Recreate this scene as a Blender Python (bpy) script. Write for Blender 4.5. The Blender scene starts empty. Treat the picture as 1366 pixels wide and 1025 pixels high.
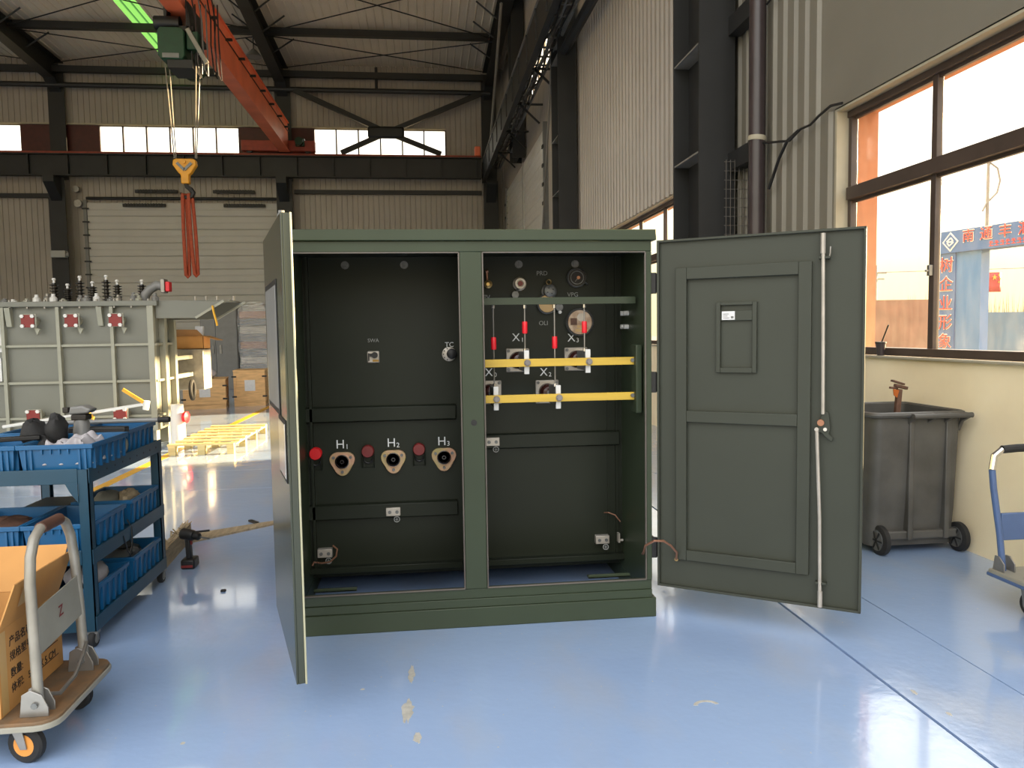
import bpy, math, random
from mathutils import Vector, Matrix
random.seed(7)
PI = math.pi
scene = bpy.context.scene
COL = scene.collection

# ------------------------------------------------------------------ camera
cam_data = bpy.data.cameras.new('camera')
cam = bpy.data.objects.new('camera', cam_data)
COL.objects.link(cam)
cam_data.sensor_width = 36.0
cam_data.lens = 1020.0 / 1366.0 * 36.0
cam_data.clip_start = 0.05
cam_data.clip_end = 400
_yaw, _pitch, _roll = math.radians(6.522), math.radians(3.901), math.radians(-0.880)
_f = Vector((math.sin(_yaw) * math.cos(_pitch), math.cos(_yaw) * math.cos(_pitch), -math.sin(_pitch)))
_r = Vector((math.cos(_yaw), -math.sin(_yaw), 0))
_u = _r.cross(_f)
_r2 = _r * math.cos(_roll) + _u * math.sin(_roll)
_u2 = _u * math.cos(_roll) - _r * math.sin(_roll)
cam.matrix_world = Matrix(((_r2.x, _u2.x, -_f.x, 0), (_r2.y, _u2.y, -_f.y, 0), (_r2.z, _u2.z, -_f.z, 1.55), (0, 0, 0, 1)))
scene.camera = cam

# ------------------------------------------------------------------ world, sun, exposure
world = bpy.data.worlds.new('hazy_sky')
scene.world = world
world.use_nodes = True
wn = world.node_tree.nodes
wl = world.node_tree.links
wn.clear()
w_out = wn.new('ShaderNodeOutputWorld')
w_bg = wn.new('ShaderNodeBackground')
w_tc = wn.new('ShaderNodeTexCoord')
w_sep = wn.new('ShaderNodeSeparateXYZ')
w_ramp = wn.new('ShaderNodeValToRGB')
wl.new(w_tc.outputs['Generated'], w_sep.inputs[0])
wl.new(w_sep.outputs['Z'], w_ramp.inputs[0])
wl.new(w_ramp.outputs[0], w_bg.inputs[0])
wl.new(w_bg.outputs[0], w_out.inputs[0])
cr = w_ramp.color_ramp
cr.elements[0].position = 0.0
cr.elements[0].color = (0.42, 0.335, 0.185, 1)
cr.elements[1].position = 0.40
cr.elements[1].color = (0.97, 0.98, 1.0, 1)
for _p, _c in ((0.06, (0.45, 0.385, 0.235)), (0.18, (0.66, 0.62, 0.50))):
    _e = cr.elements.new(_p)
    _e.color = (*_c, 1)
w_bg.inputs[1].default_value = 2.0

sun_data = bpy.data.lights.new('sun', 'SUN')
sun_data.energy = 24.0
sun_data.color = (1.0, 0.74, 0.42)
sun_data.angle = math.radians(1.2)
sun = bpy.data.objects.new('sun', sun_data)
COL.objects.link(sun)
_el = math.radians(16.0)
_to_sun = Vector((0.98 * math.cos(_el), 0.2 * math.cos(_el), math.sin(_el)))
sun.rotation_euler = _to_sun.to_track_quat('Z', 'Y').to_euler()
sun.location = (30, -6, 12)

vs = scene.view_settings
vs.view_transform = 'Standard'
vs.look = 'None'
vs.gamma = 1.0
vs.use_curve_mapping = False
vs.exposure = 1.05

# ------------------------------------------------------------------ helpers
ORG = {}

def rot_to(d):
    return Vector(d).to_track_quat('Z', 'Y').to_matrix()

class MB:
    def __init__(s):
        s.v = []
        s.f = []
    def add(s, vs_, fs):
        n = len(s.v)
        s.v += [Vector(p) for p in vs_]
        s.f += [tuple(i + n for i in q) for q in fs]
        return s
    def box(s, x0, x1, y0, y1, z0, z1, M=None):
        p = [Vector(q) for q in ((x0, y0, z0), (x1, y0, z0), (x1, y1, z0), (x0, y1, z0), (x0, y0, z1), (x1, y0, z1), (x1, y1, z1), (x0, y1, z1))]
        if M is not None:
            p = [M @ q for q in p]
        return s.add(p, [(0, 3, 2, 1), (4, 5, 6, 7), (0, 1, 5, 4), (1, 2, 6, 5), (2, 3, 7, 6), (3, 0, 4, 7)])
    def bar(s, a, b, w, h, up=(0, 0, 1)):
        a = Vector(a); b = Vector(b)
        d = (b - a).normalized()
        u = Vector(up)
        sd = d.cross(u)
        if sd.length < 1e-4:
            sd = d.cross(Vector((1, 0, 0)))
        sd.normalize()
        u = sd.cross(d)
        sd *= w / 2; u *= h / 2
        p = [a - sd - u, a + sd - u, a + sd + u, a - sd + u, b - sd - u, b + sd - u, b + sd + u, b - sd + u]
        return s.add(p, [(0, 1, 2, 3), (7, 6, 5, 4), (0, 4, 5, 1), (1, 5, 6, 2), (2, 6, 7, 3), (3, 7, 4, 0)])
    def cyl(s, a, b, r, n=14, r2=None, cap=True):
        a = Vector(a); b = Vector(b)
        r2 = r if r2 is None else r2
        m = rot_to(b - a)
        p = []
        for c, rr in ((a, r), (b, r2)):
            for i in range(n):
                t = 2 * PI * i / n
                p.append(c + m @ Vector((rr * math.cos(t), rr * math.sin(t), 0)))
        fs = [(i, (i + 1) % n, n + (i + 1) % n, n + i) for i in range(n)]
        if cap:
            fs += [tuple(range(n - 1, -1, -1)), tuple(range(n, 2 * n))]
        return s.add(p, fs)
    def lathe(s, prof, o=(0, 0, 0), ax=(0, 0, 1), n=20):
        o = Vector(o)
        m = rot_to(ax)
        p = []
        for r, h in prof:
            for i in range(n):
                t = 2 * PI * i / n
                p.append(o + m @ Vector((r * math.cos(t), r * math.sin(t), h)))
        fs = []
        for k in range(len(prof) - 1):
            for i in range(n):
                j = (i + 1) % n
                fs.append((k * n + i, k * n + j, (k + 1) * n + j, (k + 1) * n + i))
        fs += [tuple(range(n - 1, -1, -1)), tuple(range((len(prof) - 1) * n, len(prof) * n))]
        return s.add(p, fs)
    def tube(s, pts, r, n=8, closed=False):
        pts = [Vector(q) for q in pts]
        k = len(pts)
        p = []
        prev = None
        for i in range(k):
            if closed:
                d = pts[(i + 1) % k] - pts[i - 1]
            else:
                d = pts[min(i + 1, k - 1)] - pts[max(i - 1, 0)]
            d.normalize()
            if prev is None:
                sd = d.cross(Vector((0, 0, 1)))
                if sd.length < 0.05:
                    sd = d.cross(Vector((1, 0, 0)))
            else:
                sd = prev - d * prev.dot(d)
            sd.normalize()
            prev = sd
            u = sd.cross(d)
            rr = r[i] if isinstance(r, (list, tuple)) else r
            for j in range(n):
                t = 2 * PI * j / n
                p.append(pts[i] + sd * (rr * math.cos(t)) + u * (rr * math.sin(t)))
        fs = []
        for i in range(k if closed else k - 1):
            a = i * n
            b = ((i + 1) % k) * n
            for j in range(n):
                fs.append((a + j, a + (j + 1) % n, b + (j + 1) % n, b + j))
        if not closed:
            fs += [tuple(range(n - 1, -1, -1)), tuple(range((k - 1) * n, k * n))]
        return s.add(p, fs)
    def prism(s, poly, ax, a, b):
        # poly in the two other axes (in xyz order) extruded along ax
        def mk(q, h):
            if ax == 'x': return (h, q[0], q[1])
            if ax == 'y': return (q[0], h, q[1])
            return (q[0], q[1], h)
        n = len(poly)
        p = [mk(q, a) for q in poly] + [mk(q, b) for q in poly]
        fs = [tuple(range(n - 1, -1, -1)), tuple(range(n, 2 * n))] + [(i, (i + 1) % n, n + (i + 1) % n, n + i) for i in range(n)]
        return s.add(p, fs)
    def quad(s, a, b, c, d):
        return s.add([a, b, c, d], [(0, 1, 2, 3)])
    def grid(s, fn, nu, nv, closed_u=False):
        p = [fn(i / (nu if closed_u else nu - 1), j / (nv - 1)) for j in range(nv) for i in range(nu)]
        fs = []
        for j in range(nv - 1):
            for i in range(nu if closed_u else nu - 1):
                k = (i + 1) % nu
                fs.append((j * nu + i, j * nu + k, (j + 1) * nu + k, (j + 1) * nu + i))
        return s.add(p, fs)
    def xf(s, M):
        s.v = [M @ q for q in s.v]
        return s
    def build(s, name, m, parent=None, bevel=0, smooth=True, solid=0):
        me = bpy.data.meshes.new(name)
        org = ORG.get(parent.name, Vector()) if parent else Vector()
        me.from_pydata([tuple(q - org) for q in s.v], [], s.f)
        me.update()
        import bmesh
        bm = bmesh.new()
        bm.from_mesh(me)
        bmesh.ops.recalc_face_normals(bm, faces=bm.faces)
        bm.to_mesh(me)
        bm.free()
        if smooth:
            for q in me.polygons:
                q.use_smooth = True
            me.set_sharp_from_angle(angle=math.radians(35))
        me.materials.append(MAT[m] if isinstance(m, str) else m)
        o = bpy.data.objects.new(name, me)
        COL.objects.link(o)
        if parent:
            o.parent = parent
            ORG[o.name] = org
        if solid:
            md = o.modifiers.new('thickness', 'SOLIDIFY'); md.thickness = solid; md.offset = 0
        if bevel:
            md = o.modifiers.new('bevel', 'BEVEL'); md.width = bevel; md.segments = 2; md.limit_method = 'ANGLE'; md.angle_limit = math.radians(40)
            md.harden_normals = False
        return o

def thing(name, label, cat, loc=(0, 0, 0), rz=0.0, group=None, world_coords=True, kind=None):
    o = bpy.data.objects.new(name, None)
    COL.objects.link(o)
    o.location = loc
    o.rotation_euler = (0, 0, rz)
    o.empty_display_size = 0.1
    tag(o, label, cat, group, kind)
    ORG[o.name] = Vector(loc) if world_coords else Vector()
    return o

def tag(o, label=None, cat=None, group=None, kind=None):
    if label: o['label'] = label
    if cat: o['category'] = cat
    if group: o['group'] = group
    if kind: o['kind'] = kind
    return o

def clone(root, loc, rz=None, label=None, group=None):
    def cp(o, par):
        c = o.copy()
        COL.objects.link(c)
        if par is not None:
            c.parent = par
        for ch in list(o.children):
            cp(ch, c)
        return c
    r = cp(root, None)
    r.location = loc
    if rz is not None: r.rotation_euler = (0, 0, rz)
    if label: r['label'] = label
    if group: r['group'] = group
    return r

def share(o, parent, M=None, name=None):
    c = o.copy()
    COL.objects.link(c)
    c.parent = parent
    if M is not None: c.matrix_local = M
    return c

def text(name, body, size, M, m, parent=None, align='CENTER', ext=0.0004):
    cu = bpy.data.curves.new('t', 'FONT')
    cu.body = body
    cu.size = size
    cu.align_x = align
    cu.align_y = 'CENTER'
    cu.extrude = ext
    cu.resolution_u = 3
    t = bpy.data.objects.new('t', cu)
    COL.objects.link(t)
    dg = bpy.context.evaluated_depsgraph_get()
    me = bpy.data.meshes.new_from_object(t.evaluated_get(dg))
    bpy.data.objects.remove(t)
    bpy.data.curves.remove(cu)
    org = ORG.get(parent.name, Vector()) if parent else Vector()
    me.transform(Matrix.Translation(-org) @ M)
    me.name = name
    me.materials.clear()
    me.materials.append(MAT[m])
    o = bpy.data.objects.new(name, me)
    COL.objects.link(o)
    if parent:
        o.parent = parent
        ORG[o.name] = org
    return o

def TM(loc, xdir=(1, 0, 0), up=(0, 0, 1)):
    x = Vector(xdir).normalized(); u = Vector(up).normalized(); z = x.cross(u)
    return Matrix(((x.x, u.x, z.x, loc[0]), (x.y, u.y, z.y, loc[1]), (x.z, u.z, z.z, loc[2]), (0, 0, 0, 1)))

# ------------------------------------------------------------------ materials
MAT = {}
TONE = dict(cladding=0.8, roller_light=0.95, hub_orange=0.9, roller_slat=0.8, crane_red=1.0, hook_yellow=0.765, wood_crate=1.05, masonry=1.05, letter=0.85, letter_dim=0.595, line_yellow=0.765, bar_yellow=0.722, red_sleeve=0.85, red_cap=0.765, white_paint=0.765, tank_grey=0.34, tank_light=0.442, dark_steel=0.3, hoist_green=0.34, wood_pallet=0.68, paper=0.765, cardboard=0.637, tape=0.637, zinc_yellow=0.68, gauge_face=0.68, plate_metal=0.68, orange_render=0.51, sign_red=0.68, cloth_white=0.595, bronze_frame=0.552, reveal=0.468, rim_sunlit_tone=0.637, worn_paint=0.765, chrome=0.765, bin_plastic=0.637, trol_blue=0.51, steel_edge=0.595, roof_sheet=1.0, cart_blue=0.425, bin_blue=0.468, flag_red=0.595, cladding_near=0.76)   # overall tone of each paint under this exposure

def mat(name, col, rough=0.6, metal=0.0, var=0.12, scale=6.0, bump=0.0, bscale=40.0, col2=None, stretch=None, spec=0.5, detail=5.0, rvar=0.0, coat=0.0):
    m = bpy.data.materials.new(name)
    m.use_nodes = True
    nt = m.node_tree
    b = nt.nodes['Principled BSDF']
    b.inputs['Roughness'].default_value = rough
    b.inputs['Metallic'].default_value = metal
    b.inputs['Specular IOR Level'].default_value = spec
    if coat:
        b.inputs['Coat Weight'].default_value = coat
        b.inputs['Coat Roughness'].default_value = 0.15
    tc = nt.nodes.new('ShaderNodeTexCoord')
    mp = nt.nodes.new('ShaderNodeMapping')
    nt.links.new(tc.outputs['Object'], mp.inputs[0])
    if stretch:
        mp.inputs['Scale'].default_value = stretch
    nz = nt.nodes.new('ShaderNodeTexNoise')
    nz.inputs['Scale'].default_value = scale
    nz.inputs['Detail'].default_value = detail
    nt.links.new(mp.outputs[0], nz.inputs['Vector'])
    rp = nt.nodes.new('ShaderNodeValToRGB')
    k_ = TONE.get(name, 0.5)
    c = Vector(col) * k_
    col2 = Vector(col2) * k_ if col2 else None
    lo = c * (1 - var)
    hi = col2 if col2 else c * (1 + var)
    rp.color_ramp.elements[0].position = 0.32
    rp.color_ramp.elements[1].position = 0.68
    rp.color_ramp.elements[0].color = (*lo, 1)
    rp.color_ramp.elements[1].color = (*[min(1, q) for q in hi], 1)
    nt.links.new(nz.outputs['Fac'], rp.inputs[0])
    nt.links.new(rp.outputs[0], b.inputs['Base Color'])
    if rvar:
        mr = nt.nodes.new('ShaderNodeMapRange')
        mr.inputs['To Min'].default_value = max(0.02, rough - rvar)
        mr.inputs['To Max'].default_value = rough + rvar
        nt.links.new(nz.outputs['Fac'], mr.inputs['Value'])
        nt.links.new(mr.outputs[0], b.inputs['Roughness'])
    if bump:
        n2 = nt.nodes.new('ShaderNodeTexNoise')
        n2.inputs['Scale'].default_value = bscale
        n2.inputs['Detail'].default_value = 3
        nt.links.new(mp.outputs[0], n2.inputs['Vector'])
        bp = nt.nodes.new('ShaderNodeBump')
        bp.inputs['Strength'].default_value = bump
        bp.inputs['Distance'].default_value = 0.01
        nt.links.new(n2.outputs['Fac'], bp.inputs['Height'])
        nt.links.new(bp.outputs[0], b.inputs['Normal'])
    MAT[name] = m
    return m

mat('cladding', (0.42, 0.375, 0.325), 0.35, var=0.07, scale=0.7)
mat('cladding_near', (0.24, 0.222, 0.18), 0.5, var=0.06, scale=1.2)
mat('roof_sheet', (0.72, 0.64, 0.52), 0.5, var=0.10, scale=0.5)
mat('masonry', (0.88, 0.745, 0.51), 0.75, var=0.08, scale=1.6, bump=0.15, bscale=14, col2=(0.92, 0.80, 0.56))
mat('reveal', (0.78, 0.70, 0.52), 0.6, var=0.06)
mat('orange_render', (0.80, 0.30, 0.14), 0.8, var=0.10, scale=8)
mat('dark_steel', (0.040, 0.042, 0.044), 0.55, var=0.2, scale=2.0)
mat('steel_edge', (0.30, 0.28, 0.25), 0.45, var=0.1)
mat('bronze_frame', (0.10, 0.068, 0.055), 0.4, var=0.15)
mat('maroon', (0.13, 0.022, 0.016), 0.5, var=0.15)
mat('rail_red', (0.55, 0.07, 0.03), 0.5, var=0.2)
mat('crane_red', (0.95, 0.20, 0.09), 0.45, var=0.14, scale=1.2)
mat('roller_slat', (0.60, 0.58, 0.54), 0.35, var=0.05, scale=1.0)
mat('galv', (0.52, 0.50, 0.47), 0.35, metal=0.7, var=0.15, scale=9)
mat('black', (0.012, 0.012, 0.013), 0.5, var=0.2)
mat('rubber', (0.025, 0.025, 0.026), 0.75, var=0.25, scale=20)
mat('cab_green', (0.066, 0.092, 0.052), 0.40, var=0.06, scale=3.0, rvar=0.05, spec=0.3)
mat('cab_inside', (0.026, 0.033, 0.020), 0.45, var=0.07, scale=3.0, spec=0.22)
mat('cab_door', (0.082, 0.090, 0.068), 0.45, var=0.05, scale=2.5, spec=0.25)
mat('cab_gloss', (0.060, 0.074, 0.046), 0.22, var=0.06, scale=3.0, spec=0.5)
mat('rim_sunlit_tone', (0.62, 0.60, 0.40), 0.4, var=0.06)  # sunlight on the dark door's lip, put into a pale colour
mat('trim_gasket', (0.22, 0.19, 0.16), 0.5, var=0.1)
mat('white_paint', (0.80, 0.80, 0.78), 0.5, var=0.03)
mat('letter', (0.78, 0.80, 0.80), 0.6, var=0.02)
mat('letter_dim', (0.45, 0.46, 0.44), 0.6, var=0.05)
mat('red_sleeve', (0.75, 0.012, 0.025), 0.4, var=0.1)
mat('red_cap', (0.80, 0.012, 0.018), 0.45, var=0.1)
mat('red_cap_dull', (0.33, 0.03, 0.028), 0.5, var=0.12)
mat('bar_yellow', (0.72, 0.47, 0.05), 0.42, var=0.10, scale=4, stretch=(1, 8, 8))
mat('zinc_yellow', (0.64, 0.54, 0.20), 0.35, metal=0.1, var=0.25, scale=12, col2=(0.75, 0.42, 0.28))
mat('brass', (0.72, 0.50, 0.20), 0.3, metal=0.8, var=0.15, scale=20)
mat('copper', (0.62, 0.30, 0.18), 0.35, metal=0.6, var=0.2)
mat('bolt_steel', (0.42, 0.38, 0.36), 0.55, metal=0.3, var=0.15)
mat('roller_light', (0.85, 0.82, 0.76), 0.35, var=0.05)
mat('chrome', (0.72, 0.70, 0.68), 0.22, metal=0.9, var=0.1)
mat('plate_metal', (0.62, 0.57, 0.50), 0.4, metal=0.4, var=0.12, scale=15)
mat('porcelain_brown', (0.10, 0.028, 0.022), 0.2, var=0.2)
mat('gauge_face', (0.62, 0.36, 0.20), 0.3, var=0.3, scale=25, col2=(0.80, 0.62, 0.46))
mat('gauge_grey', (0.25, 0.26, 0.26), 0.35, metal=0.3, var=0.3, scale=40)
mat('cart_blue', (0.014, 0.105, 0.19), 0.42, var=0.15, scale=3)
mat('bin_blue', (0.010, 0.170, 0.420), 0.38, var=0.12, scale=5)
mat('trolley_steel', (0.52, 0.49, 0.42), 0.35, metal=0.25, var=0.18, scale=8)
mat('trolley_panel', (0.50, 0.48, 0.40), 0.55, var=0.10, scale=6)
mat('deck_worn', (0.26, 0.20, 0.13), 0.7, var=0.35, scale=9, col2=(0.42, 0.22, 0.09))
mat('grip', (0.16, 0.07, 0.045), 0.7, var=0.2)
mat('hub_orange', (0.70, 0.28, 0.05), 0.5, var=0.2)
mat('cardboard', (0.80, 0.40, 0.12), 0.8, var=0.07, scale=5)
mat('cardboard_in', (0.48, 0.25, 0.10), 0.85, var=0.08, scale=5)
mat('tape', (0.78, 0.50, 0.20), 0.4, var=0.06)
mat('print_dark', (0.05, 0.04, 0.03), 0.7, var=0.1)
mat('wood_crate', (0.62, 0.38, 0.17), 0.75, var=0.16, scale=5, stretch=(1, 1, 6))
mat('wood_pallet', (0.86, 0.68, 0.30), 0.7, var=0.14, scale=4, stretch=(1, 6, 6))
mat('wood_pale', (0.62, 0.48, 0.30), 0.8, var=0.25, scale=7, stretch=(6, 1, 6))
mat('paper', (0.80, 0.80, 0.80), 0.7, var=0.05, scale=30)
mat('tank_grey', (0.44, 0.45, 0.38), 0.42, var=0.05, scale=1.5)
mat('tank_light', (0.62, 0.62, 0.50), 0.42, var=0.05)
mat('valve_red', (0.36, 0.022, 0.020), 0.45, var=0.15)
mat('bushing_black', (0.020, 0.016, 0.016), 0.25, var=0.2)
mat('grey_metal', (0.34, 0.34, 0.33), 0.4, var=0.08)
mat('hoist_green', (0.010, 0.12, 0.045), 0.5, var=0.15)
mat('hook_yellow', (0.85, 0.38, 0.01), 0.45, var=0.12)
mat('sling_orange', (0.60, 0.10, 0.035), 0.75, var=0.2, scale=14)
mat('rope_steel', (0.48, 0.42, 0.34), 0.5, var=0.1)
mat('bin_plastic', (0.12, 0.115, 0.105), 0.5, var=0.25, scale=4, bump=0.1, bscale=30)
mat('rust', (0.22, 0.11, 0.07), 0.7, var=0.3, scale=20)
mat('orange_tag', (0.85, 0.20, 0.02), 0.6, var=0.1)
mat('trol_blue', (0.13, 0.22, 0.46), 0.4, var=0.1)
mat('cloth_white', (0.60, 0.57, 0.60), 0.8, var=0.12, scale=10)
mat('tool_yellow', (0.72, 0.38, 0.02), 0.5, var=0.15)
mat('line_yellow', (0.85, 0.45, 0.03), 0.45, var=0.1)
mat('sign_blue', (0.03, 0.17, 0.52), 0.5, var=0.06, scale=1.0)
mat('sign_blue_light', (0.05, 0.24, 0.62), 0.5, var=0.06, scale=1.0)
mat('sign_red', (0.75, 0.03, 0.03), 0.5, var=0.05)
mat('flag_red', (0.60, 0.02, 0.03), 0.6, var=0.08)
mat('flag_gold', (0.85, 0.60, 0.05), 0.5, var=0.05)
mat('pole_grey', (0.40, 0.37, 0.33), 0.6, var=0.1)
mat('wall_brick', (0.42, 0.20, 0.13), 0.85, var=0.18, scale=1.5)
mat('wall_blue', (0.16, 0.30, 0.44), 0.8, var=0.12, scale=1.5)
mat('ground_out', (0.36, 0.27, 0.17), 0.9, var=0.15, scale=0.5)
mat('dry_grass', (0.50, 0.38, 0.16), 0.9, var=0.25, scale=3)
mat('worn_paint', (0.58, 0.56, 0.50), 0.5, var=0.2, scale=30)
mat('joint_dark', (0.05, 0.05, 0.055), 0.9, var=0.2)
mat('mesh_wire', (0.20, 0.18, 0.16), 0.5, var=0.1)
mat('pipe_brown', (0.075, 0.055, 0.058), 0.35, var=0.15)
mat('lamp_white', (0.75, 0.75, 0.72), 0.5, var=0.03)

def mat_floor():
    m = bpy.data.materials.new('epoxy_floor')
    m.use_nodes = True
    nt = m.node_tree
    b = nt.nodes['Principled BSDF']
    geo = nt.nodes.new('ShaderNodeNewGeometry')
    L = nt.links.new
    def noise(scale, detail=4, vec=None, st=None):
        n = nt.nodes.new('ShaderNodeTexNoise')
        n.inputs['Scale'].default_value = scale
        n.inputs['Detail'].default_value = detail
        src = geo.outputs['Position']
        if st:
            mp = nt.nodes.new('ShaderNodeMapping')
            mp.inputs['Scale'].default_value = st
            L(src, mp.inputs[0])
            src = mp.outputs[0]
        L(src, n.inputs['Vector'])
        return n
    big = noise(0.45, 5)
    rp = nt.nodes.new('ShaderNodeValToRGB')
    rp.color_ramp.elements[0].position = 0.3
    rp.color_ramp.elements[0].color = (0.285, 0.405, 0.64, 1)
    rp.color_ramp.elements[1].position = 0.72
    rp.color_ramp.elements[1].color = (0.335, 0.455, 0.68, 1)
    L(big.outputs['Fac'], rp.inputs[0])
    dust = noise(2.2, 9, st=(1.0, 0.45, 1))
    dr = nt.nodes.new('ShaderNodeValToRGB')
    dr.color_ramp.elements[0].position = 0.50
    dr.color_ramp.elements[1].position = 0.80
    dr.color_ramp.elements[1].color = (0.5, 0.5, 0.5, 1)
    L(dust.outputs['Fac'], dr.inputs[0])
    speck = noise(55, 2)
    sr = nt.nodes.new('ShaderNodeValToRGB')
    sr.color_ramp.elements[0].position = 0.71
    sr.color_ramp.elements[1].position = 0.80
    L(speck.outputs['Fac'], sr.inputs[0])
    mx = nt.nodes.new('ShaderNodeMix')
    mx.data_type = 'RGBA'
    L(dr.outputs[0], mx.inputs['Factor'])
    L(rp.outputs[0], mx.inputs[6])
    mx.inputs[7].default_value = (0.42, 0.42, 0.42, 1)
    mx2 = nt.nodes.new('ShaderNodeMix')
    mx2.data_type = 'RGBA'
    L(sr.outputs[0], mx2.inputs['Factor'])
    L(mx.outputs[2], mx2.inputs[6])
    mx2.inputs[7].default_value = (0.55, 0.52, 0.46, 1)
    L(mx2.outputs[2], b.inputs['Base Color'])
    rr = nt.nodes.new('ShaderNodeMapRange')
    rr.inputs['To Min'].default_value = 0.10
    rr.inputs['To Max'].default_value = 0.26
    L(dust.outputs['Fac'], rr.inputs['Value'])
    L(rr.outputs[0], b.inputs['Roughness'])
    b.inputs['Specular IOR Level'].default_value = 0.9
    b.inputs['Coat Weight'].default_value = 0.6
    b.inputs['Coat Roughness'].default_value = 0.06
    w1 = noise(5.0, 3)
    w2 = noise(28.0, 3)
    bp1 = nt.nodes.new('ShaderNodeBump')
    bp1.inputs['Strength'].default_value = 0.14
    bp1.inputs['Distance'].default_value = 0.02
    L(w1.outputs['Fac'], bp1.inputs['Height'])
    bp2 = nt.nodes.new('ShaderNodeBump')
    bp2.inputs['Strength'].default_value = 0.22
    bp2.inputs['Distance'].default_value = 0.004
    L(w2.outputs['Fac'], bp2.inputs['Height'])
    L(bp1.outputs[0], bp2.inputs['Normal'])
    L(bp2.outputs[0], b.inputs['Normal'])
    MAT['floor'] = m
mat_floor()

def mat_glass(name, dust, z0=1.36, z1=2.7):
    m = bpy.data.materials.new(name)
    m.use_nodes = True
    nt = m.node_tree
    nt.nodes.clear()
    L = nt.links.new
    out = nt.nodes.new('ShaderNodeOutputMaterial')
    tr = nt.nodes.new('ShaderNodeBsdfTransparent')
    tr.inputs[0].default_value = (0.97, 0.97, 0.95, 1)
    gl = nt.nodes.new('ShaderNodeBsdfGlossy')
    gl.inputs['Roughness'].default_value = 0.05
    lw = nt.nodes.new('ShaderNodeLayerWeight')
    lw.inputs[0].default_value = 0.5
    pw = nt.nodes.new('ShaderNodeMath'); pw.operation = 'POWER'; pw.inputs[1].default_value = 5.0
    L(lw.outputs['Facing'], pw.inputs[0])
    fr = nt.nodes.new('ShaderNodeMath'); fr.operation = 'MULTIPLY_ADD'; fr.inputs[1].default_value = 0.6; fr.inputs[2].default_value = 0.03
    L(pw.outputs[0], fr.inputs[0])
    m1 = nt.nodes.new('ShaderNodeMixShader')
    L(fr.outputs[0], m1.inputs[0]); L(tr.outputs[0], m1.inputs[1]); L(gl.outputs[0], m1.inputs[2])
    # dust film, thicker near the sill
    df = nt.nodes.new('ShaderNodeBsdfTranslucent')
    df.inputs[0].default_value = (0.95, 0.88, 0.75, 1)
    geo = nt.nodes.new('ShaderNodeNewGeometry')
    sep = nt.nodes.new('ShaderNodeSeparateXYZ')
    L(geo.outputs['Position'], sep.inputs[0])
    mr = nt.nodes.new('ShaderNodeMapRange')
    mr.inputs['From Min'].default_value = z0
    mr.inputs['From Max'].default_value = z1
    mr.inputs['To Min'].default_value = 1.0
    mr.inputs['To Max'].default_value = 0.22
    L(sep.outputs['Z'], mr.inputs['Value'])
    nz = nt.nodes.new('ShaderNodeTexNoise')
    nz.inputs['Scale'].default_value = 16
    nz.inputs['Detail'].default_value = 6
    mp = nt.nodes.new('ShaderNodeMapping')
    mp.inputs['Scale'].default_value = (1, 1, 0.25)
    L(geo.outputs['Position'], mp.inputs[0]); L(mp.outputs[0], nz.inputs['Vector'])
    mu = nt.nodes.new('ShaderNodeMath'); mu.operation = 'MULTIPLY'
    L(mr.outputs[0], mu.inputs[0]); L(nz.outputs['Fac'], mu.inputs[1])
    mu2 = nt.nodes.new('ShaderNodeMath'); mu2.operation = 'MULTIPLY'
    L(mu.outputs[0], mu2.inputs[0]); mu2.inputs[1].default_value = dust
    m2 = nt.nodes.new('ShaderNodeMixShader')
    L(mu2.outputs[0], m2.inputs[0]); L(m1.outputs[0], m2.inputs[1]); L(df.outputs[0], m2.inputs[2])
    L(m2.outputs[0], out.inputs[0])
    MAT[name] = m
mat_glass('glass_dusty', 0.018)
mat_glass('glass_high', 0.12, 0, 30)

def mat_film():
    m = bpy.data.materials.new('plastic_film')
    m.use_nodes = True
    nt = m.node_tree
    nt.nodes.clear()
    L = nt.links.new
    out = nt.nodes.new('ShaderNodeOutputMaterial')
    tr = nt.nodes.new('ShaderNodeBsdfTransparent')
    gl = nt.nodes.new('ShaderNodeBsdfGlossy')
    gl.inputs['Roughness'].default_value = 0.18
    gl.inputs[0].default_value = (0.9, 0.9, 0.92, 1)
    tc = nt.nodes.new('ShaderNodeTexCoord')
    nz = nt.nodes.new('ShaderNodeTexNoise')
    nz.inputs['Scale'].default_value = 5
    nz.inputs['Detail'].default_value = 5
    mp = nt.nodes.new('ShaderNodeMapping')
    mp.inputs['Scale'].default_value = (1, 1, 4)
    L(tc.outputs['Object'], mp.inputs[0]); L(mp.outputs[0], nz.inputs['Vector'])
    bp = nt.nodes.new('ShaderNodeBump'); bp.inputs['Strength'].default_value = 0.9; bp.inputs['Distance'].default_value = 0.1
    L(nz.outputs['Fac'], bp.inputs['Height']); L(bp.outputs[0], gl.inputs['Normal'])
    m1 = nt.nodes.new('ShaderNodeMixShader'); m1.inputs[0].default_value = 0.38
    L(tr.outputs[0], m1.inputs[1]); L(gl.outputs[0], m1.inputs[2]); L(m1.outputs[0], out.inputs[0])
    MAT['film'] = m
mat_film()

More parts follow.
